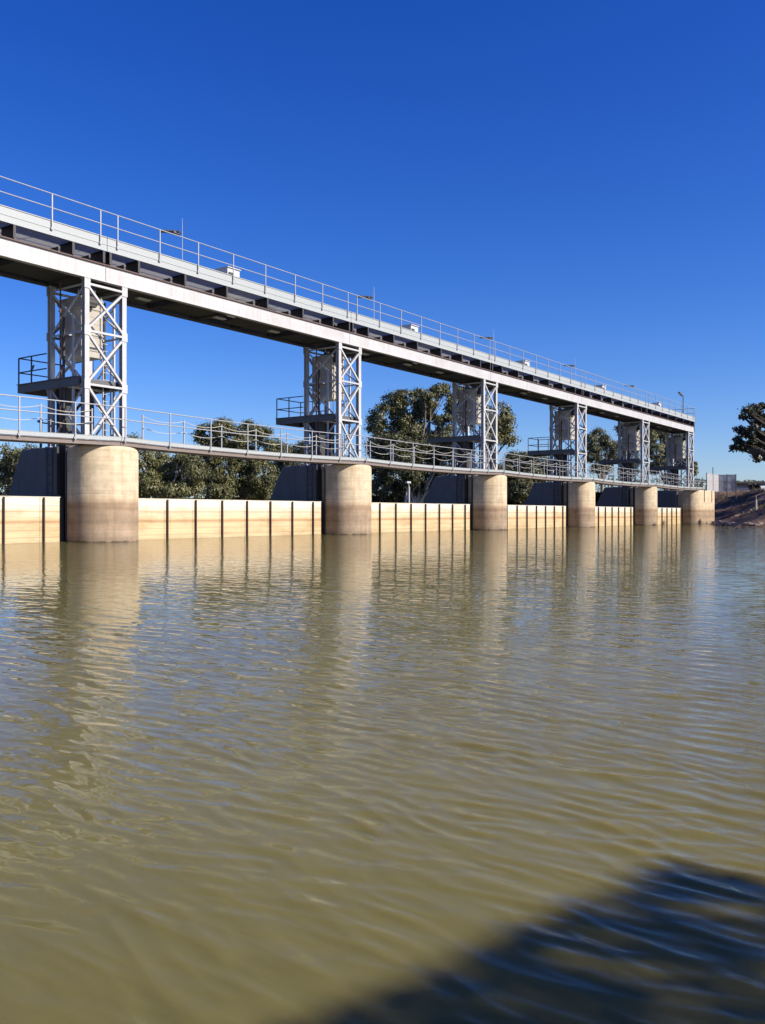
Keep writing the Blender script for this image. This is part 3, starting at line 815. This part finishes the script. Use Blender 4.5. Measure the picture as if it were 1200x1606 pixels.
bm = MB(); bm.box(-0.30, 0.30, -0.16, 0.16, 0, 0.10); h = bm.build('lamp_head', M['lamp'], fl); h.location = (-0.3, 0.2, 2.72); h.rotation_euler = (0, R_(38), R_(-30))
bm = MB(); bm.box(-0.25, 0.25, -0.12, 0.12, -0.02, -0.002); h2 = bm.build('lens', M['glass'], h)

# ------------------------------------------------------------------ walkway spans
def walkway(x0, ln, lab, sag=0.10):
    w = thing('walkway_span', (x0, 0, 3.62), lab, 'walkway', 'low footbridge spans across the piers')
    n = 18
    def zc(x): t = 2 * x / ln - 1; return -sag * (1 - t * t)
    def strip(bm, y0, y1, za, zb, xa=0.012, xb=None):
        xb = ln - 0.012 if xb is None else xb
        rings = []
        for i in range(n + 1):
            x = xa + (xb - xa) * i / n; d = zc(x)
            rings.append([(x, y0, za + d), (x, y1, za + d), (x, y1, zb + d), (x, y0, zb + d)])
        bm.prism(rings)
    bm = MB(); strip(bm, -1.16, -1.13, 0.035, 0.15); strip(bm, -1.20, -1.06, 0.005, 0.033); strip(bm, -1.20, -1.06, 0.152, 0.178); strip(bm, -0.36, -0.30, 0.005, 0.178)
    bm.build('edge_beam', M['brown'], w)
    bm = MB(); strip(bm, -1.12, -0.37, 0.15, 0.176)
    for k in range(7): x = 0.6 + k * (ln - 1.2) / 6; bm.box(x - 0.05, x + 0.05, -1.12, -0.37, 0.03 + zc(x), 0.147 + zc(x))
    bm.build('deck', M['galv'], w)
    bm = MB(); strip(bm, -1.225, -1.203, 0.185, 0.325); strip(bm, -1.235, -1.19, 0.327, 0.337)
    for k in range(6):
        x = 1.3 + k * (ln / 6)
        if x < ln: bm.box(x - 0.006, x + 0.006, -1.228, -1.2255, 0.19 + zc(x), 0.32 + zc(x))
    bm.build('kick_plate', M['kerb'], w)
    for zz in (1.46, 0.99):
        bm = MB(); bm.tube([(ln * i / n, -1.24, zz + zc(ln * i / n) * 0.85) for i in range(n + 1)], 0.021, 8); bm.build('handrail', M['rail'], w)
    k = 0
    while 0.15 + 2.177 * k < ln - 0.1:
        x = 0.15 + 2.177 * k; k += 1; d = zc(x)
        bm = MB(); bm.bar((x, -1.25, 0.12 + d), (x, -1.25, 1.46 + d * 0.85), 0.045, 0.035); bm.box(x - 0.06, x + 0.06, -1.275, -1.228, 0.17 + d, 0.24 + d); bm.build('rail_post', M['rail'], w)
    xs = []; k = 0
    while 1.71 + 2.145 * k < ln - 0.6: xs.append(1.71 + 2.145 * k); k += 1
    for x in xs:
        bm = MB(); bm.bar((x, -0.33, 0.0 + zc(x)), (x, -0.33, 1.42 + zc(x) * 0.85), 0.05, 0.04); bm.build('chain_post', M['rail'], w)
    for xa, xb in zip(xs[:-1], xs[1:]):
        for zz in (1.36, 0.92):
            pts = []
            for i in range(11):
                t = i / 10; x = xa + (xb - xa) * t; pts.append((x, -0.33, zz + zc(x) * 0.85 - 0.15 * 4 * t * (1 - t)))
            bm = MB(); bm.tube(pts, 0.014, 6); bm.build('chain', M['chain'], w)
    return w


WLAB = ['footbridge span running out of the photo at the left edge, left of the nearest tower',
        'sagging footbridge span with chains between the largest pier and the second pier',
        'sagging footbridge span between the second and third piers',
        'sagging footbridge span between the third and fourth piers',
        'sagging footbridge span between the fourth and fifth piers',
        'last footbridge span, ending with a bent plate at the abutment']
w0 = walkway(0, S, WLAB[1]); copy_tree(w0, (-S, 0, 3.62), WLAB[0])
for n in range(1, 4): copy_tree(w0, (S * n, 0, 3.62), WLAB[n + 1])
wE = walkway(S * 4, 77.2 - S * 4, WLAB[5])
# rail posts on the abutment and the mesh enclosure behind it
for k, (x, y) in enumerate(((78.2, -0.6), (79.6, -0.3), (80.6, 0.5))):
    bm = MB(); bm.tube([(x, y, 3.6), (x, y, 5.0)], 0.03, 6); bm.box(x - 0.08, x + 0.08, y - 0.08, y + 0.08, 3.58, 3.63)
    tag(bm.build('rail_post', M['dark']), 'thin dark post on top of the abutment beside the mesh enclosure', 'post', 'posts on the abutment')


def mesh_fence_mat():
    m, nt, b = new_mat('woven_fence_mesh')
    b.inputs['Base Color'].default_value = (0.42, 0.40, 0.40, 1); b.inputs['Roughness'].default_value = 0.6
    tr = N(nt, 'ShaderNodeBsdfTransparent'); mx = N(nt, 'ShaderNodeMixShader')
    v = mapped(nt, (1, 1, 1), obj=False)
    n = noise_tex(nt, v, 16, 2, 0.5); r = ramp(nt, n.outputs[0], [(0.38, 0.45), (0.62, 0.95)])
    L(nt, r.outputs[0], mx.inputs[0]); L(nt, tr.outputs[0], mx.inputs[1]); L(nt, b.outputs[0], mx.inputs[2])
    L(nt, mx.outputs[0], nt.nodes['Material Output'].inputs[0]); return m


M['mesh'] = mesh_fence_mat()
en = thing('security_fence', (79.0, -1.1, 3.6), 'tall grey mesh security fence standing on the concrete abutment', 'fence')
# panels follow the abutment edge then turn back along the bank
cor = [(-0.6, 0.0), (1.9, 0.0), (4.3, 0.0), (4.6, -0.85), (4.9, -1.75)]
for (xa, ya), (xb, yb) in zip(cor[:-1], cor[1:]):
    bm = MB(); bm.bar((xa, ya, 0.98), (xb, yb, 0.98), 0.012, 1.86); bm.build('mesh_panel', M['mesh'], en)
    bm = MB(); bm.tube([(xa, ya, 1.94), (xb, yb, 1.94)], 0.03, 6); bm.tube([(xa, ya, 0.03), (xb, yb, 0.03)], 0.03, 6); bm.build('rail', M['galv'], en)
for (x, y, h) in ((-0.6, 0, 2.0), (1.9, 0, 2.7), (4.3, 0, 2.0), (4.6, -0.85, 2.0), (4.9, -1.75, 2.0)):
    bm = MB(); bm.tube([(x, y, -0.9), (x, y, h)], 0.045, 6); bm.build('post', M['dark'], en)

# ------------------------------------------------------------------ trees
def build_tree(name, base, lobes, trunk_r, leaf, bark, label, group, seed, leaf_size=0.235, density=1.0, spread=1.0, white_limbs=0):
    """base point, lobes = list of (centre, rx, rz): a trunk, limbs to each lobe, twigs and thousands of hanging leaves"""
    rnd = random.Random(seed)
    t = thing(name, base, label, 'tree', group)
    base = Vector(base)
    cs = [Vector(c) - base for c, _, _ in lobes]
    mean = sum(cs, Vector()) / len(cs)
    zlow = min(c.z - l[2] for c, l in zip(cs, lobes))
    fork = Vector((mean.x * 0.25, mean.y * 0.25, max(0.8, zlow * 0.75)))
    tb = MB()
    tb.tube([(0, 0, -0.6), fork * 0.5 + Vector((rnd.uniform(-.15, .15), rnd.uniform(-.15, .15), 0)), fork], trunk_r, 9, trunk_r * 0.72, cap=False)
    lf = MB()
    for c, (_, rx, rz) in zip(cs, lobes):
        mid = fork.lerp(c, 0.55) + Vector((rnd.uniform(-.4, .4), rnd.uniform(-.4, .4), 0.1 * rz))
        tb.tube([fork - Vector((0, 0, 0.1)), fork.lerp(mid, 0.5) + Vector((rnd.uniform(-.2, .2), rnd.uniform(-.2, .2), 0)), mid, c], trunk_r * 0.55, 7, trunk_r * 0.14, cap=False)
        ncl = max(6, int(9.0 * (rx * rx + rx * rz) * density))
        for i in range(ncl):
            while True:
                u = Vector((rnd.uniform(-1, 1), rnd.uniform(-1, 1), rnd.uniform(-1, 1)))
                if 0.05 < u.length < 1: break
            u = u.normalized() * (u.length ** 0.55)
            p = c + Vector((u.x * rx, u.y * rx, u.z * rz))
            if rnd.random() < 0.30:
                tb.tube([mid.lerp(c, rnd.random()), mid.lerp(p, 0.6) + Vector((0, 0, 0.15)), p], 0.05, 4, 0.012, cap=False)
            cr = rnd.uniform(0.35, 0.75) * spread
            nleaf = int(rnd.uniform(110, 170) * cr / 0.55)
            for k in range(nleaf):
                q = Vector((rnd.gauss(0, 0.5), rnd.gauss(0, 0.5), rnd.gauss(0, 0.36))) * cr
                nv = (q / cr * 0.9 + u * 0.7 + Vector((rnd.gauss(0, 0.55), rnd.gauss(0, 0.55), rnd.gauss(0.25, 0.55)))).normalized()
                d = nv.cross(Vector((rnd.uniform(-1, 1), rnd.uniform(-1, 1), rnd.uniform(-0.4, 0.4)))).normalized()
                s = nv.cross(d)
                ll = leaf_size * rnd.uniform(0.6, 1.25); lw = ll * rnd.uniform(0.42, 0.7)
                o = p + q
                lf.add([o - d * ll * 0.5, o + s * lw * 0.5, o + d * ll * 0.5, o - s * lw * 0.5], [(0, 1, 2, 3)])
    for i in range(white_limbs):
        a = Vector((rnd.uniform(-2.5, 2.5), rnd.uniform(-1, 1), 0)); pts = [a]
        for k in range(4): a = a + Vector((rnd.uniform(-.6, .6), rnd.uniform(-.3, .3), rnd.uniform(0.7, 1.1))); pts.append(a)
        tb.tube(pts, 0.13, 6, 0.04, cap=False)
    tb.build('trunk', bark, t, smooth=True)
    lf.build('crown', leaf, t)
    return t


def tree_px(name, d, lobes, label, group, seed, leaf='leaf_a', bark='bark', ground=0.9, trunk_r=0.28, base_px=None, **kw):
    """lobes given as image ellipse (x, y, rx, ry) at depth d with a depth jitter; turned into world metres here"""
    rnd = random.Random(seed + 77); out = []
    for (x, y, rx, ry) in lobes:
        dd = d + rnd.uniform(-1.5, 1.5)
        out.append((P(x, y, dd), rx / FPX * d, ry / FPX * d))
    mx = sum(l[0] for l in lobes) / len(lobes)
    bp = P(mx if base_px is None else base_px, 806, d); bp.z = ground
    return build_tree(name, bp, out, trunk_r, M[leaf], M[bark], label, group, seed, **kw)


GT_ = 'gum trees beyond the weir'
tree_px('gum_tree', 78, [(18, 715, 15, 13), (34, 722, 14, 16), (4, 745, 16, 18), (26, 756, 20, 22), (48, 712, 12, 12), (60, 750, 18, 24), (-14, 770, 16, 16), (85, 740, 20, 25)],
        'olive gum tree at the left edge of the photo, behind the dark pier end', GT_, 11, 'leaf_c')
tree_px('gum_tree', 92, [(205, 697, 15, 12), (226, 724, 20, 18), (252, 730, 20, 20), (236, 760, 24, 20), (280, 742, 20, 22), (270, 770, 26, 14), (212, 768, 20, 18), (300, 765, 18, 18), (195, 730, 18, 20), (165, 745, 20, 24), (305, 735, 16, 20), (255, 755, 24, 18), (290, 722, 14, 12)],
        'bushy gum tree with pale bare limbs, right behind the largest pier', GT_, 12, 'leaf_c', 'bark_white', white_limbs=5)
tree_px('gum_tree', 100, [(322, 682, 16, 16), (350, 674, 18, 15), (392, 676, 18, 16), (412, 684, 16, 16), (370, 692, 30, 18), (428, 702, 14, 16), (335, 712, 22, 20), (385, 722, 30, 22), (320, 742, 20, 20), (360, 752, 28, 24), (410, 745, 22, 26), (345, 772, 26, 14), (395, 774, 28, 14)],
        'dome shaped dark gum tree in the gap left of the second tower', GT_, 13, 'leaf_a')
tree_px('gum_tree', 112, [(452, 712, 16, 12), (476, 704, 14, 12), (440, 738, 20, 18), (470, 742, 24, 22), (500, 745, 22, 22), (440, 770, 22, 14), (530, 740, 22, 24), (478, 772, 28, 14)],
        'low dark gum tree directly behind the second tower', GT_, 14, 'leaf_b')
tree_px('gum_tree', 88, [(592, 655, 13, 17), (612, 634, 16, 15), (634, 626, 18, 12), (628, 655, 18, 14), (655, 624, 13, 13), (662, 648, 18, 18), (604, 678, 16, 12), (645, 678, 24, 16), (690, 614, 17, 11), (676, 636, 13, 16), (712, 640, 15, 16), (716, 616, 12, 10), (698, 664, 16, 14), (690, 688, 20, 12), (668, 618, 9, 9), (640, 664, 16, 12), (584, 664, 8, 10)],
        'tall spreading gum tree with several rounded heads, left of the third tower', GT_, 15, 'leaf_a', trunk_r=0.4, spread=0.9)
tree_px('gum_tree', 84, [(786, 648, 12, 13), (795, 664, 11, 14), (780, 676, 15, 14), (796, 690, 9, 9), (768, 655, 12, 18), (750, 640, 14, 18), (765, 690, 15, 10), (735, 660, 14, 18)],
        'tall gum tree with a thin crown, right of the third tower', GT_, 16, 'leaf_c', trunk_r=0.3)
tree_px('gum_tree', 80, [(590, 700, 16, 16), (618, 696, 20, 16), (650, 700, 20, 16), (600, 730, 22, 22), (640, 735, 26, 24), (680, 712, 20, 18), (682, 745, 22, 22), (605, 765, 24, 18), (650, 770, 26, 16), (700, 768, 22, 16), (715, 705, 18, 16), (722, 735, 20, 22)],
        'dense dark gum tree filling the gap under the tall spreading one', GT_, 17, 'leaf_b', 'bark_white', white_limbs=3)
tree_px('gum_tree', 105, [(812, 718, 16, 9), (836, 722, 14, 8), (800, 740, 20, 16), (830, 745, 22, 18), (860, 730, 16, 14), (815, 768, 22, 16), (850, 768, 20, 16), (770, 745, 18, 20)],
        'low dark gum tree between the third and fourth towers', GT_, 18, 'leaf_b')
tree_px('gum_tree', 120, [(926, 692, 11, 12), (941, 682, 11, 10), (950, 698, 12, 12), (932, 714, 14, 13), (956, 716, 10, 12), (942, 734, 16, 10), (962, 700, 6, 12)],
        'round dark gum tree between the fourth and fifth towers', GT_, 19, 'leaf_b', spread=0.9)
tree_px('gum_tree', 128, [(976, 672, 9, 12), (990, 666, 9, 8), (985, 690, 11, 14), (975, 710, 11, 16), (992, 718, 12, 14), (1002, 690, 9, 14), (985, 740, 14, 12)],
        'narrow dark gum tree directly behind the fifth tower', GT_, 20, 'leaf_b')
tree_px('gum_tree', 124, [(1022, 684, 9, 13), (1036, 680, 10, 10), (1046, 692, 9, 14), (1028, 708, 12, 14), (1044, 718, 11, 14), (1026, 732, 12, 10), (1056, 706, 9, 16), (1066, 690, 8, 14), (1070, 720, 10, 16)],
        'olive gum tree between the last two towers', GT_, 21, 'leaf_c', spread=0.9)
tree_px('gum_tree', 122, [(1088, 730, 5, 5), (1083, 742, 6, 8), (1091, 738, 3, 5), (1080, 724, 5, 6)],
        'small gum tree with a pale trunk just right of the last tower', GT_, 22, 'leaf_c', 'bark_white', trunk_r=0.22, spread=0.6, leaf_size=0.26)

tree_px('gum_tree', 50, [(1172, 645, 7, 5), (1183, 640, 9, 6), (1196, 634, 10, 7), (1166, 653, 4, 3), (1180, 652, 9, 4), (1192, 650, 8, 5), (1160, 675, 6, 5), (1170, 677, 8, 5), (1181, 672, 9, 6), (1192, 674, 10, 8), (1176, 683, 7, 3), (1190, 686, 8, 4), (1188, 662, 8, 5), (1192, 694, 9, 5), (1180, 692, 5, 3), (1200, 700, 9, 5), (1160, 696, 6, 4), (1151, 702, 4, 3), (1166, 702, 5, 3), (1175, 700, 6, 4), (1157, 690, 2.5, 2.5), (1182, 709, 4, 3), (1188, 718, 2, 4), (1185, 713, 2, 3), (1225, 640, 18, 18), (1250, 620, 24, 18), (1250, 665, 24, 20), (1285, 640, 24, 24), (1225, 680, 16, 14), (1275, 690, 20, 16), (1300, 675, 20, 20)],
        'dark overhanging gum tree leaning in at the right edge of the photo', 'gum trees on the right bank', 23, 'leaf_d', 'bark_dark', ground=1.2, trunk_r=0.36, base_px=1300, spread=0.34, density=3.2, leaf_size=0.17)
for k, (x, y, r, lab) in enumerate(((63, -19, 3.8, 'leafy gum tree on the right bank, nearest the water, shading the slope'),
                                     (71, -17.5, 3.8, 'leafy gum tree halfway along the right bank, shading the slope'),
                                     (88.5, -13, 3.8, 'leafy gum tree on the right bank closest to the abutment'),
                                     (79, -18, 3.6, 'leafy gum tree on the right bank standing between two taller ones'),
                                     (66.5, -17.0, 3.0, 'small leafy gum tree on the right bank between two larger ones'),
                                     (90, -8.0, 3.4, 'gum tree on top of the right bank behind the parked cars'))):
    z = 2.8
    lobes = [(Vector((x, y, z + 5.5)), r * 0.55, 1.8), (Vector((x - 2, y + 1, z + 4.2)), r * 0.45, 1.4), (Vector((x + 2, y - 1, z + 4.6)), r * 0.45, 1.5), (Vector((x + 1, y + 2, z + 6.3)), r * 0.4, 1.3), (Vector((x - 1, y - 2, z + 6.6)), r * 0.4, 1.3)]
    build_tree('gum_tree', (x, y, z - 0.3), lobes, 0.3, M['leaf_b'], M['bark'], lab, 'gum trees on the right bank', 40 + k, density=0.24)

# a low far wood closing the horizon (one mass)
b = MB(); rnd = random.Random(9)
def far_leaf(x0, x1, d, ytop, n, b):
    for i in range(n):
        x = rnd.uniform(x0, x1); dd = d * rnd.uniform(0.95, 1.1)
        top = ytop + 3.0 * mnoise.noise(Vector((x * 0.06, d, 0))) + 2.0 * mnoise.noise(Vector((x * 0.2, d, 3)))
        y = top + (815 - top) * (rnd.random() ** 1.5)
        p = P(x, y, dd); s = dd / FPX * rnd.uniform(1.2, 2.6)
        d1 = Vector((rnd.uniform(-1, 1), rnd.uniform(-1, 1), rnd.uniform(-1, 1))).normalized(); d2 = d1.cross(Vector((rnd.uniform(-1, 1), rnd.uniform(-1, 1), rnd.uniform(-1, 1)))).normalized()
        b.add([p - d1 * s, p - d2 * s * 0.6, p + d1 * s, p + d2 * s * 0.6], [(0, 1, 2, 3)])
far_leaf(-100, 1100, 230, 752, 16000, b)
far_leaf(1090, 1500, 260, 754, 7000, b)
tag(b.build('far_wood', M['leaf_b']), 'low dark band of distant trees along the horizon', kind='stuff')

# ------------------------------------------------------------------ things on the right bank
rnd = random.Random(5)
def rock_mesh(r, seed):
    rr = random.Random(seed); b = MB(); n, m = 10, 7; vs = []
    off = Vector((rr.uniform(0, 50), rr.uniform(0, 50), 0))
    for j in range(m + 1):
        ph = math.pi * j / m
        for i in range(n):
            t = 2 * math.pi * i / n; d = Vector((math.sin(ph) * math.cos(t), math.sin(ph) * math.sin(t), math.cos(ph)))
            k = r * (1 + 0.45 * mnoise.noise(d * 1.4 + off)); vs.append((d.x * k * 1.3, d.y * k, d.z * k * 0.62))
    fs = [(j * n + i, j * n + (i + 1) % n, (j + 1) * n + (i + 1) % n, (j + 1) * n + i) for j in range(m) for i in range(n)]
    b.add(vs, fs); return b
ROCKS = []
for k in range(26):
    t = rnd.random(); ax, ay = 80.6, -1.6; bx, by = 54, -11.2
    x = ax + (bx - ax) * t + rnd.uniform(0, 0.8); y = ay + (by - ay) * t - rnd.uniform(-0.4, 1.2) + (3.2 * t * (1 - t) if True else 0) - 1.0
    # slide to the water's edge
    for it in range(20):
        h = bank_h(x, y)
        if h > 0.15: x -= 0.12; y += 0.2
        elif h < -0.15: x += 0.12; y -= 0.2
    o = rock_mesh(rnd.uniform(0.22, 0.5), 100 + k).build('rock', M['rock']); o.location = (x, y, 0.08); o.rotation_euler = (0, 0, rnd.uniform(0, 6))
    tag(o, 'rough brown rock at the water edge below the earth bank', 'rock', 'rocks along the foot of the earth bank')

gb = MB(); rnd = random.Random(71); n = 0
while n < 2600:
    x = rnd.uniform(56, 110); y = rnd.uniform(-22, 4)
    if x < 81.6 and y > -1.5: continue
    h = bank_h(x, y)
    if h < 0.7 + rnd.random() * 1.6 or mnoise.noise(Vector((x * 0.35, y * 0.35, 9))) < 0.0: continue
    n += 1
    for q in range(6):
        a = rnd.uniform(0, 6.28); l = rnd.uniform(0.14, 0.42); dx, dy = math.cos(a), math.sin(a); o = Vector((x + rnd.gauss(0, 0.1), y + rnd.gauss(0, 0.1), h - 0.03))
        gb.add([o - Vector((dy, -dx, 0)) * 0.025, o + Vector((dy, -dx, 0)) * 0.025, o + Vector((dx * l * 0.5, dy * l * 0.5, l))], [(0, 1, 2)])
tag(gb.build('dry_grass', leaf_mat('dry_grass_blade', (0.10, 0.085, 0.035), (0.28, 0.22, 0.11))), 'tufts of dry grass on the upper earth bank', kind='stuff')
for k in range(14):
    x = rnd.uniform(60, 84); y = -2.5 - rnd.uniform(0, 9)
    h = bank_h(x, y)
    if h < 0.3: continue
    o = rock_mesh(rnd.uniform(0.15, 0.34), 300 + k).build('rock', M['rock']); o.location = (x, y, h + 0.02); o.rotation_euler = (0, 0, rnd.uniform(0, 6))
    tag(o, 'rough brown rock lying on the earth bank slope', 'rock', 'rocks scattered on the earth bank slope')

# parked white vehicles and the post beside them, up on the bank
def vehicle(name, loc, rz, label, cat, van):
    v = thing(name, loc, label, cat, 'vehicles parked on top of the bank'); v.rotation_euler = (0, 0, rz)
    prof = [(-2.2, 0.35), (2.2, 0.35), (2.25, 0.75), (2.05, 0.95), (1.1, 1.05), (0.5, 1.62), (-1.5, 1.66), (-2.15, 1.05)] if not van else [(-2.4, 0.4), (2.4, 0.4), (2.45, 1.0), (2.0, 1.25), (1.5, 2.05), (-2.35, 2.1), (-2.42, 1.0)]
    bm = MB(); bm.prism([[(x, -0.85, z) for x, z in prof], [(x, -0.80 if z > 1.1 else -0.88, z) for x, z in prof], [(x, 0.80 if z > 1.1 else 0.88, z) for x, z in prof], [(x, 0.85, z) for x, z in prof]])
    bm.build('body', M['cabinet'], v)
    for s in (-1, 1):
        bm = MB(); y = s * 0.90; zt = 1.5 if not van else 1.9
        bm.box(-1.4, 0.35, min(y, y - s * 0.02), max(y, y - s * 0.02), 1.1, zt); bm.build('window', M['dark'], v)
        for x in (-1.4, 1.4):
            bm = MB(); bm.tube([(x, s * 0.72, 0.34), (x, s * 0.92, 0.34)], 0.34, 14); bm.build('wheel', M['dark'], v)
    return v
for k, (px_, d, van, rz, lab) in enumerate(((1158.5, 131, False, 0.5, 'white car parked under the dark shelter, just right of the mesh fence'), (1177, 133, False, 0.45, 'white car parked under the dark shelter, just left of the pale post'), (1195, 130, False, 0.55, 'white car parked under the dark shelter at the right edge of the photo'))):
    q = P(px_, 768, d); q.z = 3.82
    vehicle('parked_car', q, rz, lab, 'car', van)
# low dark shelter roof over the parked cars
q = P(1154, 768, 128); q.z = 3.8
sl = thing('shelter', q, 'long low dark shelter roof on thin posts over the parked white cars', 'shelter')
sx_ = P(1260, 768, 128) - P(1154, 768, 128); sx_.z = 0; sn_ = FW * 4.5
bm = MB()
bm.prism([[(0, 0, 1.70), tuple(sx_ + UP * 1.70), tuple(sx_ + sn_ + UP * 1.78), tuple(sn_ + UP * 1.78)], [(0, 0, 1.96), tuple(sx_ + UP * 1.96), tuple(sx_ + sn_ + UP * 2.04), tuple(sn_ + UP * 2.04)]])
bm.build('roof', M['dark'], sl)
for k in range(5):
    for w in (0.04, 0.96):
        c = sx_ * (0.01 + 0.245 * k) + sn_ * w; bm = MB(); bm.tube([c - UP * 0.2, c + UP * 1.72], 0.06, 6); bm.build('post', M['dark'], sl)
q = P(1186, 768, 88); q.z = bank_h(q.x, q.y) if q.x < 130 else 3.8
bm = MB(); bm.tube([(0, 0, -0.3), (0, 0, 1.15)], 0.11, 8, 0.09); bm.tube([(0, 0, 1.1), (0, 0, 1.6)], 0.03, 6); o = bm.build('bollard', M['bark_white']); o.location = q
tag(o, 'pale timber post standing on top of the earth bank', 'post')
# pale gauge post with a bracket behind the gate between the second and third piers
q = P(641.5, 806, 66); q.z = -1.0
gp = thing('gauge_post', q, 'slim white post with bracket head behind the gate between the second and third piers', 'post')
bm = MB(); bm.tube([(0, 0, 0), (0, 0, 4.1)], 0.075, 8); bm.build('post', M['white'], gp)
bm = MB(); bm.box(-0.38, 0.12, -0.1, 0.1, 4.35, 4.5); bm.bar((0, 0, 4.1), (-0.1, 0, 4.4), 0.05, 0.05); bm.build('bracket', M['white'], gp)

# bird on the platform rail of the nearest tower
bd = thing('bird', (-0.98, 3.0, 6.745), 'tiny dark bird perched on the platform rail of the nearest tower', 'bird')
bm = MB(); bm.prism([[(0 + r * math.cos(R_(a)) * 0.9, y, z + r * math.sin(R_(a))) for a in range(0, 360, 45)] for y, z, r in ((-0.10, 0.17, 0.006), (-0.075, 0.17, 0.03), (-0.045, 0.165, 0.036), (-0.02, 0.13, 0.045), (0.03, 0.09, 0.06), (0.08, 0.06, 0.045), (0.13, 0.03, 0.022), (0.21, -0.01, 0.012))])
bm.build('body', M['lamp'], bd, smooth=True)
bm = MB(); bm.tube([(0.015, 0.02, 0.0), (0.015, 0.03, 0.06)], 0.006, 5); bm.tube([(-0.015, 0.02, 0.0), (-0.015, 0.03, 0.06)], 0.006, 5); bm.build('legs', M['lamp'], bd)

# ------------------------------------------------------------------ near bank and an unseen leaf mass added to cast the shadow on the water
def cam_xy(x, z, h): return CAM.xy.to_3d() + RT * x + FW * z + UP * h
bk = [(-4, -0.6), (0.3, -0.6), (1.6, 0.2), (2.3, 1.2), (3.2, 2.6), (5, 4.5), (9, 8), (18, 14), (30, 18), (60, 10), (60, -40), (-40, -40), (-40, -2)]
b = MB(); top = []
out = [(-4, -0.5), (0.2, -0.45), (1.35, 0.35), (2.05, 1.4), (3.0, 2.85), (4.9, 4.8), (9, 8.5), (18, 14.8), (30.5, 19), (62, 11), (62, -41), (-41, -41), (-41, -1.6)]
b.prism([[cam_xy(x, z, -0.3) for x, z in out[::-1]], [cam_xy(x, z, 0.32) for x, z in bk[::-1]]])
o = b.build('near_bank', M['earth']); tag(o, 'earth bank of the lake where the photographer stands', kind='structure')
sh = Vector((SUN_H.x, SUN_H.y, 0)); pr = Vector((-sh.y, sh.x, 0))
if pr.dot(FW) < 0: pr = -pr
rnd = random.Random(31)
peak = cam_xy(0.89, 2.67, 0)          # where the tip of the shadow falls on the water
crown_mid = peak + pr * -1.3 + sh * 0.6 + SUN_DIR * 9.0
base = Vector((crown_mid.x + 0.4, crown_mid.y - 0.5, 0.25))
nt_ = thing('gum_tree', base, 'unseen leafy gum tree added on the near bank to cast the shadow on the water', 'tree')
lf = MB(); n = 0  # leaf slab shaped from the shadow outline it has to cast
while n < 8200:
    u = rnd.uniform(-2.6, 0.1); v = rnd.uniform(-1.6, 1.5)
    wob = 0.008 * mnoise.noise(Vector((u * 3, v * 3, 1))) + 0.012 * mnoise.noise(Vector((u * 9, v * 9, 4)))
    if v < 0.567 * u + wob - 0.01 or u > wob - 0.30 * max(v, 0): continue
    n += 1
    o = peak + pr * u + sh * v + SUN_DIR * (9.0 + rnd.gauss(0, 0.45)) - base
    d = Vector((rnd.uniform(-1, 1), rnd.uniform(-1, 1), rnd.uniform(-1.2, 0.4))).normalized(); sd = d.cross(Vector((rnd.uniform(-1, 1), rnd.uniform(-1, 1), rnd.uniform(-1, 1)))).normalized()
    ll = rnd.uniform(0.07, 0.11); lw = ll * 0.5
    lf.add([o - d * ll * 0.5, o + sd * lw * 0.5, o + d * ll * 0.5, o - sd * lw * 0.5], [(0, 1, 2, 3)])
lf.build('crown', M['leaf_a'], nt_)
tb = MB(); c = crown_mid - base
tb.tube([(0, 0, -0.6), Vector((0.1, 0, c.z * 0.4)), c * 0.75], 0.16, 9, 0.10, cap=False)
for k in range(9):
    e = peak + pr * rnd.uniform(-2.2, -0.3) + sh * rnd.uniform(0.1, 1.3) + SUN_DIR * 9.0 - base
    tb.tube([c * 0.7, (c * 0.8).lerp(e, 0.5) + Vector((0, 0, 0.1)), e], 0.06, 6, 0.012, cap=False)
tb.build('trunk', M['bark'], nt_, smooth=True)
